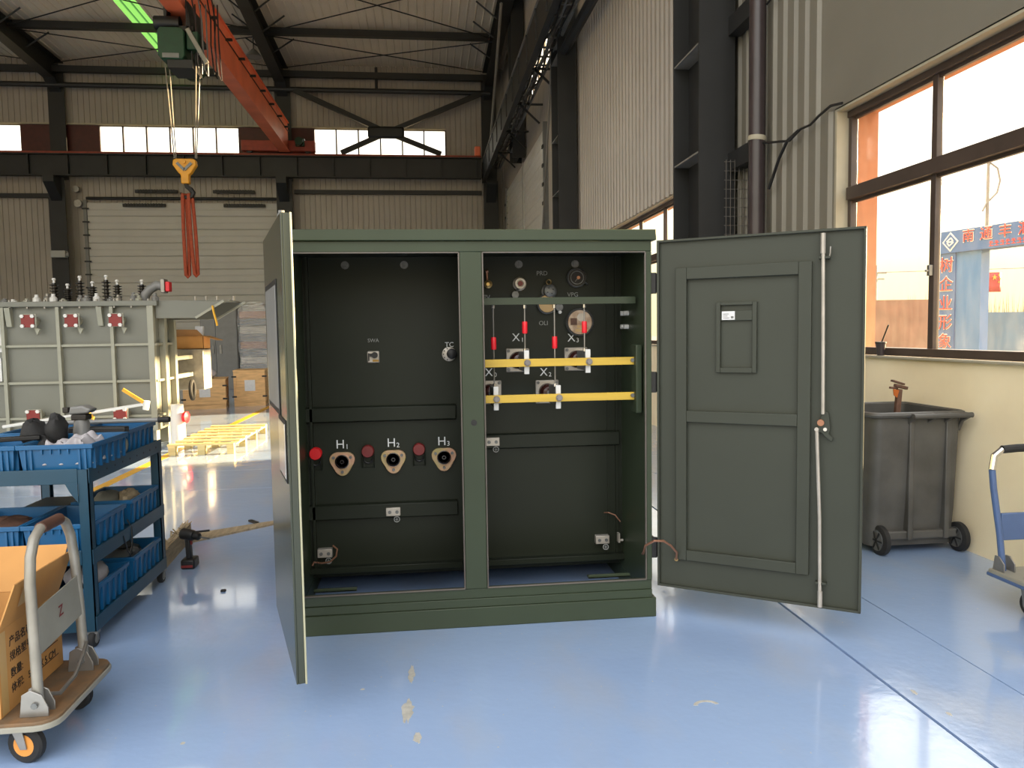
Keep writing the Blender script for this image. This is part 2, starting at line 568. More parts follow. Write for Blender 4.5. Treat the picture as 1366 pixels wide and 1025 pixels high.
def mat_translucent(name, col):
    m = bpy.data.materials.new(name)
    m.use_nodes = True
    nt = m.node_tree
    nt.nodes.clear()
    out = nt.nodes.new('ShaderNodeOutputMaterial')
    t = nt.nodes.new('ShaderNodeBsdfTranslucent'); t.inputs[0].default_value = (*col, 1)
    d = nt.nodes.new('ShaderNodeBsdfDiffuse'); d.inputs[0].default_value = (*col, 1)
    mx = nt.nodes.new('ShaderNodeMixShader'); mx.inputs[0].default_value = 0.35
    nt.links.new(t.outputs[0], mx.inputs[1]); nt.links.new(d.outputs[0], mx.inputs[2]); nt.links.new(mx.outputs[0], out.inputs[0])
    MAT[name] = m
mat_translucent('skylight_green', (0.07, 0.19, 0.045))
# ================================================================== STRUCTURE
def struct(o):
    o['kind'] = 'structure'
    return o

def corr(mb, ax, u0, u1, z0, z1, plane, sgn, pitch=0.22, rib=0.075, depth=0.035, zf=None):
    us = [(u0, 0)]
    k = math.ceil((u0 + 0.001) / pitch)
    while True:
        c = k * pitch
        if c + rib * 0.5 > u1 - 0.002:
            break
        if c - rib * 0.5 > u0 + 0.002:
            us += [(c - rib * 0.5, 0), (c - rib * 0.22, 1), (c + rib * 0.22, 1), (c + rib * 0.5, 0)]
        k += 1
    us.append((u1, 0))
    vs_ = []
    for z in (z0, z1):
        for u, h in us:
            q = plane + sgn * depth * h
            vs_.append((q, u, z) if ax == 'y' else (u, q, z))
    n = len(us)
    mb.add(vs_, [(i, i + 1, n + i + 1, n + i) for i in range(n - 1)])
    return mb

# ---------------- floor: painted slabs on a dark joint bed
floor = struct(MB().box(-26, 3.68, -8, 33.6, -0.08, -0.03).build('floor', 'joint_dark', None, smooth=False))
xe = [(-26, 0.006), (-6.0, 0.006), (1.96, 0.016), (2.46, 0.007), (3.69, 0)]
ye = [(-8, 0), (7.96, 0.008), (9.08, 0.006), (12.9, 0.008), (19.0, 0.01), (33.6, 0)]
for i in range(len(xe) - 1):
    for j in range(len(ye) - 1):
        MB().box(xe[i][0] + xe[i][1] / 2, xe[i + 1][0] - xe[i + 1][1] / 2, ye[j][0] + ye[j][1] / 2, ye[j + 1][0] - ye[j + 1][1] / 2, -0.03, 0).build('slab', 'floor', floor, smooth=False)
MB().box(-3.44, -3.32, 6.5, 31.0, -0.01, 0.0012).build('marking_line', 'line_yellow', floor, smooth=False)

def blob(cx, cy, rx, ry, seed, n=22, rough=0.45):
    rnd = random.Random(seed)
    return [(cx + rx * (1 - rough * rnd.random()) * math.cos(2 * PI * i / n), cy + ry * (1 - rough * rnd.random()) * math.sin(2 * PI * i / n)) for i in range(n)]
for (x, y, rx, ry, sd) in ((-0.09, 3.42, 0.018, 0.10, 1), (-0.10, 3.08, 0.030, 0.12, 2), (-0.06, 2.86, 0.02, 0.05, 3), (-0.30, 3.30, 0.012, 0.01, 5), (2.03, 2.93, 0.012, 0.03, 6), (2.05, 2.74, 0.01, 0.02, 8), (-0.95, 2.95, 0.01, 0.012, 9)):
    MB().prism(blob(x, y, rx, ry, sd), 'z', -0.005, 0.0010).build('worn_mark', 'worn_paint', floor, smooth=False)
arc = []
for k in range(13):
    t = math.radians(10 + 160 * k / 12)
    arc.append((1.125 + 0.055 * math.cos(t), 2.945 + 0.045 * math.sin(t)))
arc += [(1.125 + (0.035 + 0.008 * (k % 2)) * math.cos(math.radians(170 - 160 * k / 12)), 2.945 + (0.030) * math.sin(math.radians(170 - 160 * k / 12))) for k in range(13)]
MB().prism(arc, 'z', -0.005, 0.0010).build('worn_mark', 'worn_paint', floor, smooth=False)

# ---------------- right wall
wr = struct(MB().box(3.68, 4.05, -1.5, 21.9, -0.03, 1.30).box(3.68, 4.05, 32.05, 33.5, -0.03, 1.30).build('wall_right', 'masonry', None, smooth=False))
def clad_r(y0, y1, z0, z1, flat=False, m='cladding'):
    mb = MB()
    if flat:
        corr(mb, 'y', y0, y1, z0, z1, 3.66, -1, 50.0, 0.03, 0.004)
    else:
        corr(mb, 'y', y0, y1, z0, z1, 3.66, -1)
    return mb.build('cladding_panel', m, wr, smooth=False)
TOP = 13.75
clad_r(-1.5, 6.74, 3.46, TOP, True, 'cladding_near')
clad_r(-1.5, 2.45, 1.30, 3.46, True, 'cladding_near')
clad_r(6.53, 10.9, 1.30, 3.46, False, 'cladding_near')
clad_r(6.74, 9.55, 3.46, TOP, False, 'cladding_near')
clad_r(9.55, 17.3, 3.52, TOP)
clad_r(17.3, 18.4, 1.30, TOP)
clad_r(18.4, 21.9, 1.30, 9.05)
clad_r(18.4, 25.0, 10.3, TOP)
clad_r(21.9, 25.0, 7.4, 9.05)
clad_r(25.0, 32.05, 7.4, TOP)
clad_r(32.05, 33.3, 1.30, TOP)
# outer leaf and reveals of the window openings (wall thickness)
def reveals(y0, y1, z0, z1, xin=3.60):
    MB().box(3.66, 3.79, y0 - 0.03, y1 + 0.03, z1, z1 + 0.03).box(3.66, 3.79, y0 - 0.03, y0, z0, z1).box(3.66, 3.79, y1, y1 + 0.03, z0, z1).build('window_reveal', 'reveal', wr, smooth=False)
    MB().box(3.86, 4.05, y1, y1 + 0.5, z0, z1 + 0.4).box(3.86, 4.05, y0 - 0.5, y0, z0, z1 + 0.4).box(3.86, 4.05, y0, y1, z1, z1 + 0.4).build('outer_reveal', 'orange_render', wr, smooth=False)
reveals(2.45, 6.50, 1.30, 3.44)
reveals(10.90, 17.3, 1.30, 3.50)

def wall_window(name, y0, y1, ys, zt, z0=1.30, z1=3.44, inset=0.02):
    # frame members each a part, one pane per light
    w = thing(name, None, None, (3.80, (y0 + y1) / 2, z0), kind='structure')
    B = 'bronze_frame'
    MB().box(3.755, 3.85, y0, y1, z1 - 0.055, z1).build('head_rail', B, w, bevel=0.004)
    MB().box(3.74, 3.85, y0, y1, z0 + 0.012, z0 + 0.075).build('sill_rail', B, w, bevel=0.004)
    MB().box(3.64, 3.74, y0 - 0.02, y1 + 0.02, z0 - 0.005, z0 + 0.012).build('sill_board', 'reveal', w, bevel=0.003)
    MB().box(3.755, 3.85, y0, y0 + 0.05, z0 + 0.06, z1 - 0.04).build('jamb', B, w, bevel=0.004)
    MB().box(3.77, 3.83, y1 - 0.05, y1, z0 + 0.06, z1 - 0.04).build('jamb', B, w, bevel=0.004)
    MB().box(3.735, 3.85, y0 + 0.03, y1 - 0.03, zt - 0.055, zt + 0.055).build('transom', B, w, bevel=0.004)
    for y in ys:
        MB().box(3.775, 3.825, y - 0.03, y + 0.03, z0 + 0.06, zt - 0.04).build('mullion', B, w, bevel=0.004)
        MB().box(3.775, 3.825, y - 0.03, y + 0.03, zt + 0.04, z1 - 0.04).build('mullion', B, w, bevel=0.004)
    e = [y0 + 0.05] + list(ys) + [y1 - 0.05]
    for i in range(len(e) - 1):
        for a, b in ((z0 + 0.07, zt - 0.05), (zt + 0.05, z1 - 0.05)):
            MB().box(3.802, 3.807, e[i] + 0.02, e[i + 1] - 0.02, a, b).build('pane', 'glass_dusty', w, smooth=False)
            MB().box(3.79, 3.82, e[i] + 0.02, e[i + 1] - 0.02, b - 0.03, b).build('sash', 'bronze_frame', w, smooth=False)
    return w
w1 = wall_window('window_1', 2.45, 6.50, (3.05, 4.20, 5.355), 2.72)
MB().box(3.745, 3.776, 5.335, 5.365, 1.92, 2.0).box(3.725, 3.75, 5.34, 5.36, 1.95, 1.965).build('latch', 'galv', w1, bevel=0.003)
wall_window('window_2', 10.90, 17.3, (11.75, 13.1, 14.3, 15.5), 2.72, z1=3.50)

# ---------------- back wall
wb = thing('wall_back', None, None, (-10, 33.3, 0), kind='structure')
def clad_b(x0, x1, z0, z1):
    return corr(MB(), 'x', x0, x1, z0, z1, 33.3, -1, 0.22, 0.05, 0.03).build('cladding_panel', 'cladding', wb, smooth=False)
clad_b(-26, -13.5, 0, 6.98); clad_b(-5.6, 3.66, 0, 6.98)
clad_b(-26, 3.66, 6.98, 9.02)
clad_b(-26, 3.66, 10.14, 12.9)
clad_b(1.12, 3.66, 9.02, 10.14)
for x0, x1 in ((-15.82, -12.86), (-7.38, -4.36)):
    MB().box(x0, x1, 33.25, 33.33, 9.02, 10.14).build('maroon_panel', 'maroon', wb, smooth=False)
MB().box(-26, 1.12, 33.14, 33.24, 10.14, 10.20).build('window_flashing', 'reveal', wb, smooth=False)

def high_window(name, ax, u0, u1, n, z0, z1, plane):
    c = ((u0 + u1) / 2, plane, z0) if ax == 'x' else (plane, (u0 + u1) / 2, z0)
    w = thing(name, None, None, c, kind='structure')
    def bx(a, b, c0, c1, d):
        return (MB().box(a, b, plane - d, plane + d, c0, c1) if ax == 'x' else MB().box(plane - d, plane + d, a, b, c0, c1))
    for k in range(n + 1):
        u = u0 + (u1 - u0) * k / n
        bx(u - 0.03, u + 0.03, z0, z1, 0.04).build('mullion', 'bronze_frame', w, smooth=False)
    bx(u0, u1, z0 - 0.04, z0 + 0.03, 0.045).build('sill_rail', 'bronze_frame', w, smooth=False)
    bx(u0, u1, z1 - 0.03, z1 + 0.02, 0.045).build('head_rail', 'bronze_frame', w, smooth=False)
    for k in range(n):
        a = u0 + (u1 - u0) * k / n + 0.03
        b = u0 + (u1 - u0) * (k + 1) / n - 0.03
        bx(a, b, z0 + 0.03, z1 - 0.03, 0.004).build('pane', 'glass_high', w, smooth=False)
high_window('window_3', 'x', -12.86, -7.38, 6, 9.02, 10.14, 33.3)
high_window('window_4', 'x', -4.36, 1.12, 6, 9.02, 10.14, 33.3)
high_window('window_5', 'x', -21.3, -15.82, 6, 9.02, 10.14, 33.3)
high_window('window_6', 'y', 18.4, 25.0, 6, 9.05, 10.3, 3.72)

wl_ = struct(MB().box(-26.2, -26.0, 2, 33.5, -0.03, 13.6).build('unseen_left_blocker', 'cladding', None, smooth=False))  # unseen wall added to cut daylight fill from the left

# ---------------- roller doors: every slat a part
def roller(name, ax, u0, u1, z1, plane, sgn, sh, sm='roller_slat', dp=1.0):
    c = ((u0 + u1) / 2, plane, 0) if ax == 'x' else (plane, (u0 + u1) / 2, 0)
    d = thing(name, None, None, c, kind='structure')
    n = int(round(z1 / sh))
    sh = z1 / n
    def pr(poly, a, b):
        return MB().prism(poly, 'x' if ax == 'x' else 'y', a, b)
    for k in range(n):
        z = k * sh
        # shallow double-curved slat profile (offset, z)
        pf = [(0, z + 0.002), (0.016, z + 0.035), (0.016, z + sh * 0.42), (0.010, z + sh * 0.47), (0.010, z + sh * 0.53), (0.016, z + sh * 0.58), (0.016, z + sh - 0.035), (0, z + sh - 0.002)]
        poly = [(plane + sgn * o * dp, zz) for o, zz in pf] + [(plane - sgn * 0.02, z + sh - 0.002), (plane - sgn * 0.02, z + 0.002)]
        pr(poly, u0 + 0.05, u1 - 0.05).build('slat', sm, d, smooth=False)
    (MB().box(u0, u1, plane - sgn * 0.06, plane - sgn * 0.03, 0, z1) if ax == 'x' else MB().box(plane - sgn * 0.06, plane - sgn * 0.03, u0, u1, 0, z1)).build('leak_block_sheet', 'grey_metal', d, smooth=False)  # added behind the slats to stop sky light leaking through
    for u in (u0, u1):
        b = (u - 0.06, u + 0.06, plane - 0.1, plane + 0.1) if ax == 'x' else (plane - 0.1, plane + 0.1, u - 0.06, u + 0.06)
        MB().box(*b, 0, z1 + 0.1).build('guide_rail', 'grey_metal', d, smooth=False)
        for k in range(13):
            z = 0.4 + k * 0.53
            if ax == 'x':
                MB().box(u - 0.1, u + 0.16, plane - 0.13, plane - 0.1, z, z + 0.06).build('guide_bracket', 'dark_steel', d, smooth=False)
            else:
                MB().box(plane - 0.13, plane - 0.1, u - 0.1, u + 0.1, z, z + 0.09).build('guide_bracket', 'dark_steel', d, smooth=False)
    return d
d1 = roller('door_1', 'x', -13.5, -5.6, 7.05, 33.2, -1, 0.54)
for zz, xs in ((7.48, (-11.4, -8.35)), (6.92, (-11.9, -7.95))):
    for x in xs:
        MB().box(x - 0.1, x + 1.55, 33.0, 33.12, zz - 0.06, zz + 0.06).build('torsion_spring', 'black', d1, smooth=False)
        mbs = MB()
        for q in range(14):
            mbs.box(x + q * 0.108, x + q * 0.108 + 0.05, 32.97, 33.0, zz - 0.07, zz + 0.07)
        mbs.build('spring_coils', 'dark_steel', d1, smooth=False)
MB().cyl((-13.4, 33.06, 7.2), (-5.7, 33.06, 7.2), 0.06).build('torsion_shaft', 'dark_steel', d1)
MB().cyl((-13.75, 32.95, 7.55), (-13.75, 33.1, 7.55), 0.13).cyl((-13.7, 32.95, 6.98), (-13.7, 33.1, 6.98), 0.15).build('cable_drum', 'galv', d1)
d2 = roller('door_2', 'y', 21.95, 32.0, 7.4, 3.60, -1, 0.46, 'roller_light', 2.2)
MB().box(3.52, 3.56, 26.5, 26.75, 0, 7.35).build('centre_strip', 'roller_slat', d2, smooth=False)

# ---------------- roof (ceiling)
def roof_z(y):
    return 12.75 + 0.03 * (33.3 - y)
ceil = thing('ceiling', None, None, (-10, 13, 12.8), kind='structure')
def roof_sheet(x0, x1, y0, y1, m, name):
    us = []
    k = math.ceil((x0 + 0.001) / 0.30)
    us.append((x0, 0))
    while k * 0.30 + 0.05 < x1:
        c = k * 0.30
        if c - 0.04 > x0:
            us += [(c - 0.035, 0), (c - 0.018, 1), (c + 0.018, 1), (c + 0.035, 0)]
        k += 1
    us.append((x1, 0))
    n = len(us)
    vs_ = [(u, y, roof_z(y) - 0.035 * h) for y in (y0, y1) for u, h in us]
    MB().add(vs_, [(i, i + 1, n + i + 1, n + i) for i in range(n - 1)]).build(name, m, ceil, smooth=False)
roof_sheet(-26, -10.15, -2, 33.4, 'roof_sheet', 'roof_panel')
roof_sheet(-9.40, 4.0, -2, 33.4, 'roof_sheet', 'roof_panel')
roof_sheet(-10.15, -9.40, 33.0, 33.4, 'roof_sheet', 'roof_panel')
roof_sheet(-10.15, -9.40, -2, 33.0, 'skylight_green', 'skylight_panel')

# ---------------- steelwork
def hcol_y(mb, x, y, w, d, z0, z1, t=0.03):     # flanges face -Y / +Y
    mb.box(x - w / 2, x + w / 2, y, y + t, z0, z1)
    mb.box(x - w / 2, x + w / 2, y + d - t, y + d, z0, z1)
    mb.box(x - 0.015, x + 0.015, y + t, y + d - t, z0, z1)
def frame(name, label, x, yb):
    r = thing(name, label, 'steel frame', (x, yb, 0), group='steel portal frames along the back wall')
    m = MB(); hcol_y(m, x, yb - 0.45, 0.62, 0.9, 0, 7.9); m.build('lower_column', 'dark_steel', r, smooth=False)
    m = MB(); hcol_y(m, x, yb - 0.05, 0.62, 0.5, 7.9, 12.4); m.build('upper_column', 'dark_steel', r, smooth=False)
    # corbel carrying the runway
    MB().prism([(yb - 0.45, 7.0), (yb - 0.45, 7.9), (yb - 1.1, 7.9), (yb - 1.1, 7.65)], 'x', x - 0.2, x + 0.2).build('corbel', 'dark_steel', r, smooth=False)
    # haunched rafter: web and two flanges
    pts_b = [(yb - 0.05, 11.35), (yb - 0.6, 11.75), (yb - 6.5, 12.25), (yb - 35, 13.2)]
    top = [(yb - 35, roof_z(yb - 35) - 0.18), (yb + 0.4, roof_z(yb + 0.4) - 0.18), (yb + 0.4, 11.35)]
    MB().prism(pts_b + top, 'x', x - 0.012, x + 0.012).build('rafter_web', 'dark_steel', r, smooth=False)
    fl = MB()
    for a, b in zip(pts_b[:-1], pts_b[1:]):
        fl.bar((x, a[0], a[1]), (x, b[0], b[1]), 0.42, 0.03)
    fl.bar((x, yb + 0.3, roof_z(yb) - 0.18), (x, yb - 35, roof_z(yb - 35) - 0.18), 0.42, 0.03)
    fl.build('rafter_flange', 'dark_steel', r, smooth=False)
    for y in (27.0, 28.6, 30.6):
        for s in (-1, 1):
            if x > 2 and s > 0: continue
            MB().cyl((x + s * 0.1, y, 12.25), (x + s * 0.9, y, roof_z(y) - 0.05), 0.03, 6).build('flange_brace', 'dark_steel', r)
    return r
frame('portal_frame', 'dark steel column and rafter left of the tall roller door', -14.3, 33.0)
frame('portal_frame', 'dark steel column and rafter right of the tall roller door', -5.53, 33.0)
frame('portal_frame', 'dark steel corner column and rafter beside the right wall', 2.95, 33.0)

def xbar(name, label, cat, x0, x1, y, z, w, h, m='dark_steel', rnd=False, group=None):
    mb = MB()
    if rnd: mb.cyl((x0, y, z), (x1, y, z), w / 2, 10)
    else: mb.box(x0, x1, y - w / 2, y + w / 2, z - h / 2, z + h / 2)
    o = mb.build(name, m, None, smooth=rnd)
    return tag(o, label, cat, group)
xbar('tie_beam', 'dark horizontal tie beam under the roof sheets, nearest one', 'beam', -26, 2.7, 29.6, 12.66, 0.22, 0.24)
xbar('eave_strut', 'upper dark eave strut running along the top of back wall', 'beam', -26, 2.7, 32.75, 12.17, 0.2, 0.24)
xbar('eave_tube', 'lower dark round tube below the eave strut', 'pipe', -26, 3.0, 32.7, 11.55, 0.2, 0.2, rnd=True)
xbar('wall_girt', 'dark girt across back wall right of the roller door', 'girt', -5.2, 2.6, 33.1, 7.5, 0.16, 0.16)
xbar('wall_girt', 'dark girt across back wall left of the roller door', 'girt', -26, -14.6, 33.1, 7.3, 0.16, 0.16)
for k, (x, z) in enumerate(((-1.7, 11.9), (-16.6, 11.95))):
    tag(MB().cyl((x, 32.72, 11.5), (x, 32.72, 12.5), 0.06, 8).build('strut_post', 'dark_steel'), ('short dark post joining eave strut and tube above window', 'short dark post joining eave strut and tube at far left')[k], 'post')
# cross bracing in the right-hand bay
br = thing('cross_bracing', 'dark X-shaped wall bracing in front of the right high window', 'bracing', (-1.3, 32.6, 8.9))
MB().bar((-5.0, 32.6, 11.5), (-1.3, 32.6, 9.85), 0.12, 0.2).build('brace_arm', 'dark_steel', br, smooth=False)
MB().bar((2.6, 32.6, 11.5), (-1.3, 32.6, 9.85), 0.12, 0.2).build('brace_arm', 'dark_steel', br, smooth=False)
MB().bar((-1.3, 32.6, 9.85), (-3.2, 32.6, 9.0), 0.12, 0.2).build('brace_arm', 'dark_steel', br, smooth=False)
MB().bar((-1.3, 32.6, 9.85), (0.9, 32.6, 9.0), 0.12, 0.2).build('brace_arm', 'dark_steel', br, smooth=False)
MB().box(-2.1, -0.6, 32.5, 32.7, 9.6, 10.1).build('gusset_plate', 'dark_steel', br, bevel=0.1)
# thin roof rods
rods = thing('roof_rod_bracing', 'thin crossing steel rods under the pale roof sheets', 'bracing', (-1.3, 29, 12.6))
for x0, x1 in ((-5.5, 2.9), (-14.3, -5.5), (-23, -14.3)):
    for y0, y1 in ((29.7, 32.9), (24.5, 29.5)):
        for a, b in (((x0, y0), (x1, y1)), ((x1, y0), (x0, y1))):
            MB().cyl((a[0], a[1], roof_z(a[1]) - 0.3), (b[0], b[1], roof_z(b[1]) - 0.3), 0.022, 5).build('rod', 'dark_steel', rods)

# crane runway along the back wall
rb = thing('crane_runway_beam', 'long dark plate girder with stiffeners below the back windows', 'beam', (-10, 32.4, 7.95))
MB().box(-26, 2.55, 32.38, 32.42, 7.99, 8.78).build('web', 'dark_steel', rb, smooth=False)
MB().box(-26, 2.55, 32.22, 32.58, 8.76, 8.80).build('top_flange', 'dark_steel', rb, smooth=False)
MB().box(-26, 2.55, 32.25, 32.55, 7.95, 7.99).build('bottom_flange', 'dark_steel', rb, smooth=False)
MB().box(-26, 2.55, 32.36, 32.44, 8.80, 8.90).build('crane_rail', 'rail_red', rb, smooth=False)
x = -25.4
while x < 2.5:
    MB().box(x, x + 0.03, 32.24, 32.38, 7.99, 8.76).build('stiffener', 'dark_steel', rb, smooth=False)
    x += 1.46
MB().box(2.28, 2.52, 32.2, 32.6, 8.86, 9.25).build('end_stop', 'crane_red', rb, bevel=0.04)

# beam and cable ladder along the right wall
sb = thing('side_runway_beam', 'dark girder receding high along the right wall', 'beam', (2.75, 20, 7.9))
MB().box(2.60, 2.62, 3, 32.2, 7.78, 8.6).build('web', 'dark_steel', sb, smooth=False)
MB().box(2.56, 2.72, 3, 32.2, 8.58, 8.62).build('top_flange', 'steel_edge', sb, smooth=False)
MB().box(2.56, 2.70, 3, 32.2, 7.75, 7.79).build('bottom_flange', 'dark_steel', sb, smooth=False)
for k in range(14):
    y = 11 + k * 1.5
    MB().box(2.57, 2.60, y, y + 0.04, 7.92, 8.58).build('stiffener', 'dark_steel', sb, smooth=False)
cl = thing('cable_ladder', 'cluttered steel cable ladder hanging under the side girder', 'cable tray', (3.1, 20, 7.6))
for xx, zz in ((2.92, 8.28), (3.08, 8.26), (3.25, 8.22)):
    MB().bar((xx, 14, zz), (xx, 31.5, zz), 0.05, 0.09).build('side_rail', 'grey_metal', cl, smooth=False)
for k in range(28):
    y = 11 + k * 0.6
    MB().box(2.90, 3.27, y + 3, y + 3.06, 8.19, 8.22).build('rung', 'steel_edge', cl, smooth=False)
rnd = random.Random(4)
for c in range(5):
    pts = [(2.93 + 0.07 * c + 0.03 * math.sin(k * 1.7 + c), 14 + k * 0.6, 8.17 + 0.05 * math.sin(k * 1.1 + 2 * c)) for k in range(30)]
    MB().tube(pts, 0.022, 5).build('cable', ('black', 'grey_metal', 'pipe_brown')[c % 3], cl)
for y in (19.5, 22.5, 25.5, 28.5):
    MB().bar((2.92, y, 8.14), (3.5, y, 7.6), 0.05, 0.05).bar((2.7, y, 8.14), (3.6, y, 8.14), 0.05, 0.05).build('hanger', 'dark_steel', cl, smooth=False)
MB().box(2.72, 2.90, 18.8, 19.2, 8.2, 8.4).build('junction_box', 'lamp_white', cl, bevel=0.02)
# columns on the right wall, web panel with stiffeners facing the hall
def side_col(label, y0, z0=0.0):
    r = thing('steel_column', label, 'column', (3.35, y0 + 0.45, z0), group='steel columns standing along the right wall')
    MB().box(3.14, 3.56, y0, y0 + 0.03, z0, 13.2).build('flange', 'dark_steel', r, smooth=False)
    MB().box(3.14, 3.56, y0 + 0.87, y0 + 0.90, z0, 13.2).build('flange', 'dark_steel', r, smooth=False)
    MB().box(3.33, 3.36, y0 + 0.03, y0 + 0.87, z0, 13.2).build('web', 'dark_steel', r, smooth=False)
    for z in (1.2, 2.35, 3.55, 4.75, 6.0, 7.8, 9.4):
        if z > z0 + 0.2:
            MB().box(3.145, 3.33, y0 + 0.03, y0 + 0.87, z, z + 0.02).build('stiffener', 'steel_edge', r, smooth=False)
    return r
side_col('wide dark steel column between cabinet and near window', 8.50)
side_col('dark steel column beside the ribbed wall and small roller door', 17.45)
side_col('dark steel column stub above the right wall roller door', 26.2, 7.45)
# knee brace tubes to the side girder
for i, (a, b) in enumerate((((3.3, 17.42, 7.86), (3.3, 12.5, 7.72)), ((2.7, 29.5, 8.8), (2.72, 25.2, 12.1)), ((3.45, 22.3, 3.4), (3.3, 19.2, 8.2)))):
    tag(MB().cyl(a, b, (0.11, 0.05, 0.025)[i], 8).build('brace_tube', ('dark_steel', 'steel_edge', 'steel_edge')[i]), ('thick dark diagonal tube meeting the middle wall column', 'pale slanting tube in front of the far corner', 'thin pale rod slanting down beside the small roller door')[i], 'tube')
# ================================================================== PAD-MOUNTED TRANSFORMER CABINET
YF = 3.94
YB = 4.49
cab = thing('transformer_cabinet', 'large dark green two-door electrical cabinet standing open on blue floor', 'cabinet', (0.25, 4.6, 0))
G = 'cab_green'
XL, XR = -0.701, 1.197
MB().box(XL - 0.02, XR + 0.02, YF - 0.008, YF + 0.03, 0.0, 0.105).box(XL - 0.02, XL + 0.02, YF + 0.03, 6.1, 0.0, 0.105).box(XR - 0.02, XR + 0.02, YF + 0.03, 6.1, 0.0, 0.105).box(XL + 0.02, XR - 0.02, 6.06, 6.1, 0.0, 0.105).build('plinth', G, cab, bevel=0.004)
# shell: side walls, rear tank and roof
MB().box(XL, XL + 0.02, YF + 0.02, 6.1, 0.105, 2.017).build('side_panel', G, cab, bevel=0.003)
MB().box(XR - 0.02, XR, YF + 0.02, 6.1, 0.105, 2.017).build('side_panel', G, cab, bevel=0.003)
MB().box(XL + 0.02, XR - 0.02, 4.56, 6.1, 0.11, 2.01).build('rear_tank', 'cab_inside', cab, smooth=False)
MB().prism([(YF - 0.02, 2.017), (YF - 0.02, 2.073), (6.15, 2.10), (6.15, 2.017)], 'x', XL - 0.022, XR + 0.022).build('lid', G, cab, bevel=0.004)
MB().box(XL, XR, YF, YF + 0.045, 1.962, 2.017).build('header', G, cab, bevel=0.003)
MB().box(XL, XR, YF, YF + 0.045, 0.105, 0.150).box(XL, XR, YF + 0.006, YF + 0.045, 0.150, 0.202).build('sill', G, cab, bevel=0.003)
MB().box(XL, -0.672, YF, YF + 0.045, 0.202, 1.962).build('stile', G, cab, bevel=0.003)
MB().box(1.168, XR, YF, YF + 0.045, 0.202, 1.962).build('stile', G, cab, bevel=0.003)
MB().box(0.190, 0.304, YF, YF + 0.045, 0.202, 1.962).build('centre_post', G, cab, bevel=0.004)
MB().cyl((0.249, YF - 0.003, 1.083), (0.249, YF + 0.003, 1.083), 0.016).cyl((0.249, YF - 0.006, 1.083), (0.249, YF + 0.003, 1.083), 0.009).build('latch_hole', 'black', cab)
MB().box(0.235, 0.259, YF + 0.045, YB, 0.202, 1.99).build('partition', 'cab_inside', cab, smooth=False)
for nm, x0, x1 in (('l', -0.672, 0.190), ('r', 0.304, 1.168)):
    # gasket around each opening
    MB().box(x0, x0 + 0.008, YF - 0.004, YF + 0.012, 0.202, 1.962).box(x1 - 0.008, x1, YF - 0.004, YF + 0.012, 0.202, 1.962).box(x0, x1, YF - 0.004, YF + 0.012, 1.954, 1.962).box(x0, x1, YF - 0.004, YF + 0.012, 0.202, 0.210).build('opening_gasket', 'trim_gasket', cab, bevel=0.003)
    # back plate with its raised bands
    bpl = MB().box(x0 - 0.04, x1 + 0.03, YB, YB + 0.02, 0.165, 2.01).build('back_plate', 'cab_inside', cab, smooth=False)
    bands = ((1.04, 1.136), (0.47, 0.567)) if nm == 'l' else ((0.856, 0.951),)
    for a, b in bands:
        MB().prism([(YB - 0.03, a + 0.008), (YB - 0.03, b - 0.008), (YB, b), (YB, a)], 'x', x0 + 0.01 - (0.03 if nm == 'l' else 0), x1 - 0.012).build('stiffener_band', 'cab_inside', bpl, bevel=0.004)
    MB().box(x0 - 0.02, x1 + 0.01, YB - 0.05, YB, 0.165, 0.20).build('bottom_channel', 'cab_inside', bpl, bevel=0.003)
    if nm == 'r':
        MB().box(1.135, 1.15, YB - 0.012, YB, 0.2, 2.0).box(1.085, 1.093, YB - 0.006, YB, 0.2, 2.0).build('corner_seam', 'cab_inside', bpl, smooth=False)
    else:
        MB().box(-0.66, -0.645, YB - 0.03, YB, 0.2, 2.0).build('corner_seam', 'cab_inside', bpl, smooth=False)
MB().box(XL + 0.02, XR - 0.02, YF + 0.045, 4.56, 1.99, 2.012).build('ceiling_panel', 'cab_inside', cab, smooth=False)
# floor angle pieces lying at the sill
for a, b in ((-0.60, -0.38), (0.86, 1.09)):
    MB().box(a, b, 4.00, 4.05, 0.205, 0.213).box(a, b, 4.00, 4.006, 0.205, 0.225).build('floor_angle', 'cab_green', cab, bevel=0.002)
# bolts along the top
for x in (-0.438, -0.103, 0.564, 0.90):
    MB().cyl((x, YB - 0.012, 1.945), (x, YB, 1.945), 0.016, 6).cyl((x, YB - 0.004, 1.945), (x, YB, 1.945), 0.023).build('plate_bolt', 'gauge_grey', cab)

def back_text(body, x, z, size, m='letter'):
    return text('lettering', body, size, TM((x, YB - 0.002, z)), m, cab)
back_text('SWA', -0.29, 1.512, 0.030, 'letter_dim')
back_text('TC', 0.148, 1.480, 0.040)
for i, x in enumerate((-0.485, -0.192, 0.102)):
    back_text('H', x - 0.010, 0.912, 0.072)
    back_text('123'[i], x + 0.028, 0.898, 0.040)
for i, (x, z) in enumerate(((0.385, 1.312), (0.549, 1.515), (0.712, 1.307), (0.881, 1.508))):
    back_text('X', x - 0.008, z, 0.066)
    back_text('0123'[i], x + 0.030, z - 0.014, 0.036)
back_text('PRD', 0.701, 1.891, 0.036, 'letter_dim')
back_text('VPG', 0.884, 1.764, 0.036, 'letter_dim')
back_text('OLI', 0.706, 1.598, 0.036, 'letter_dim')
back_text('PV', 0.372, 1.754, 0.036, 'letter_dim')

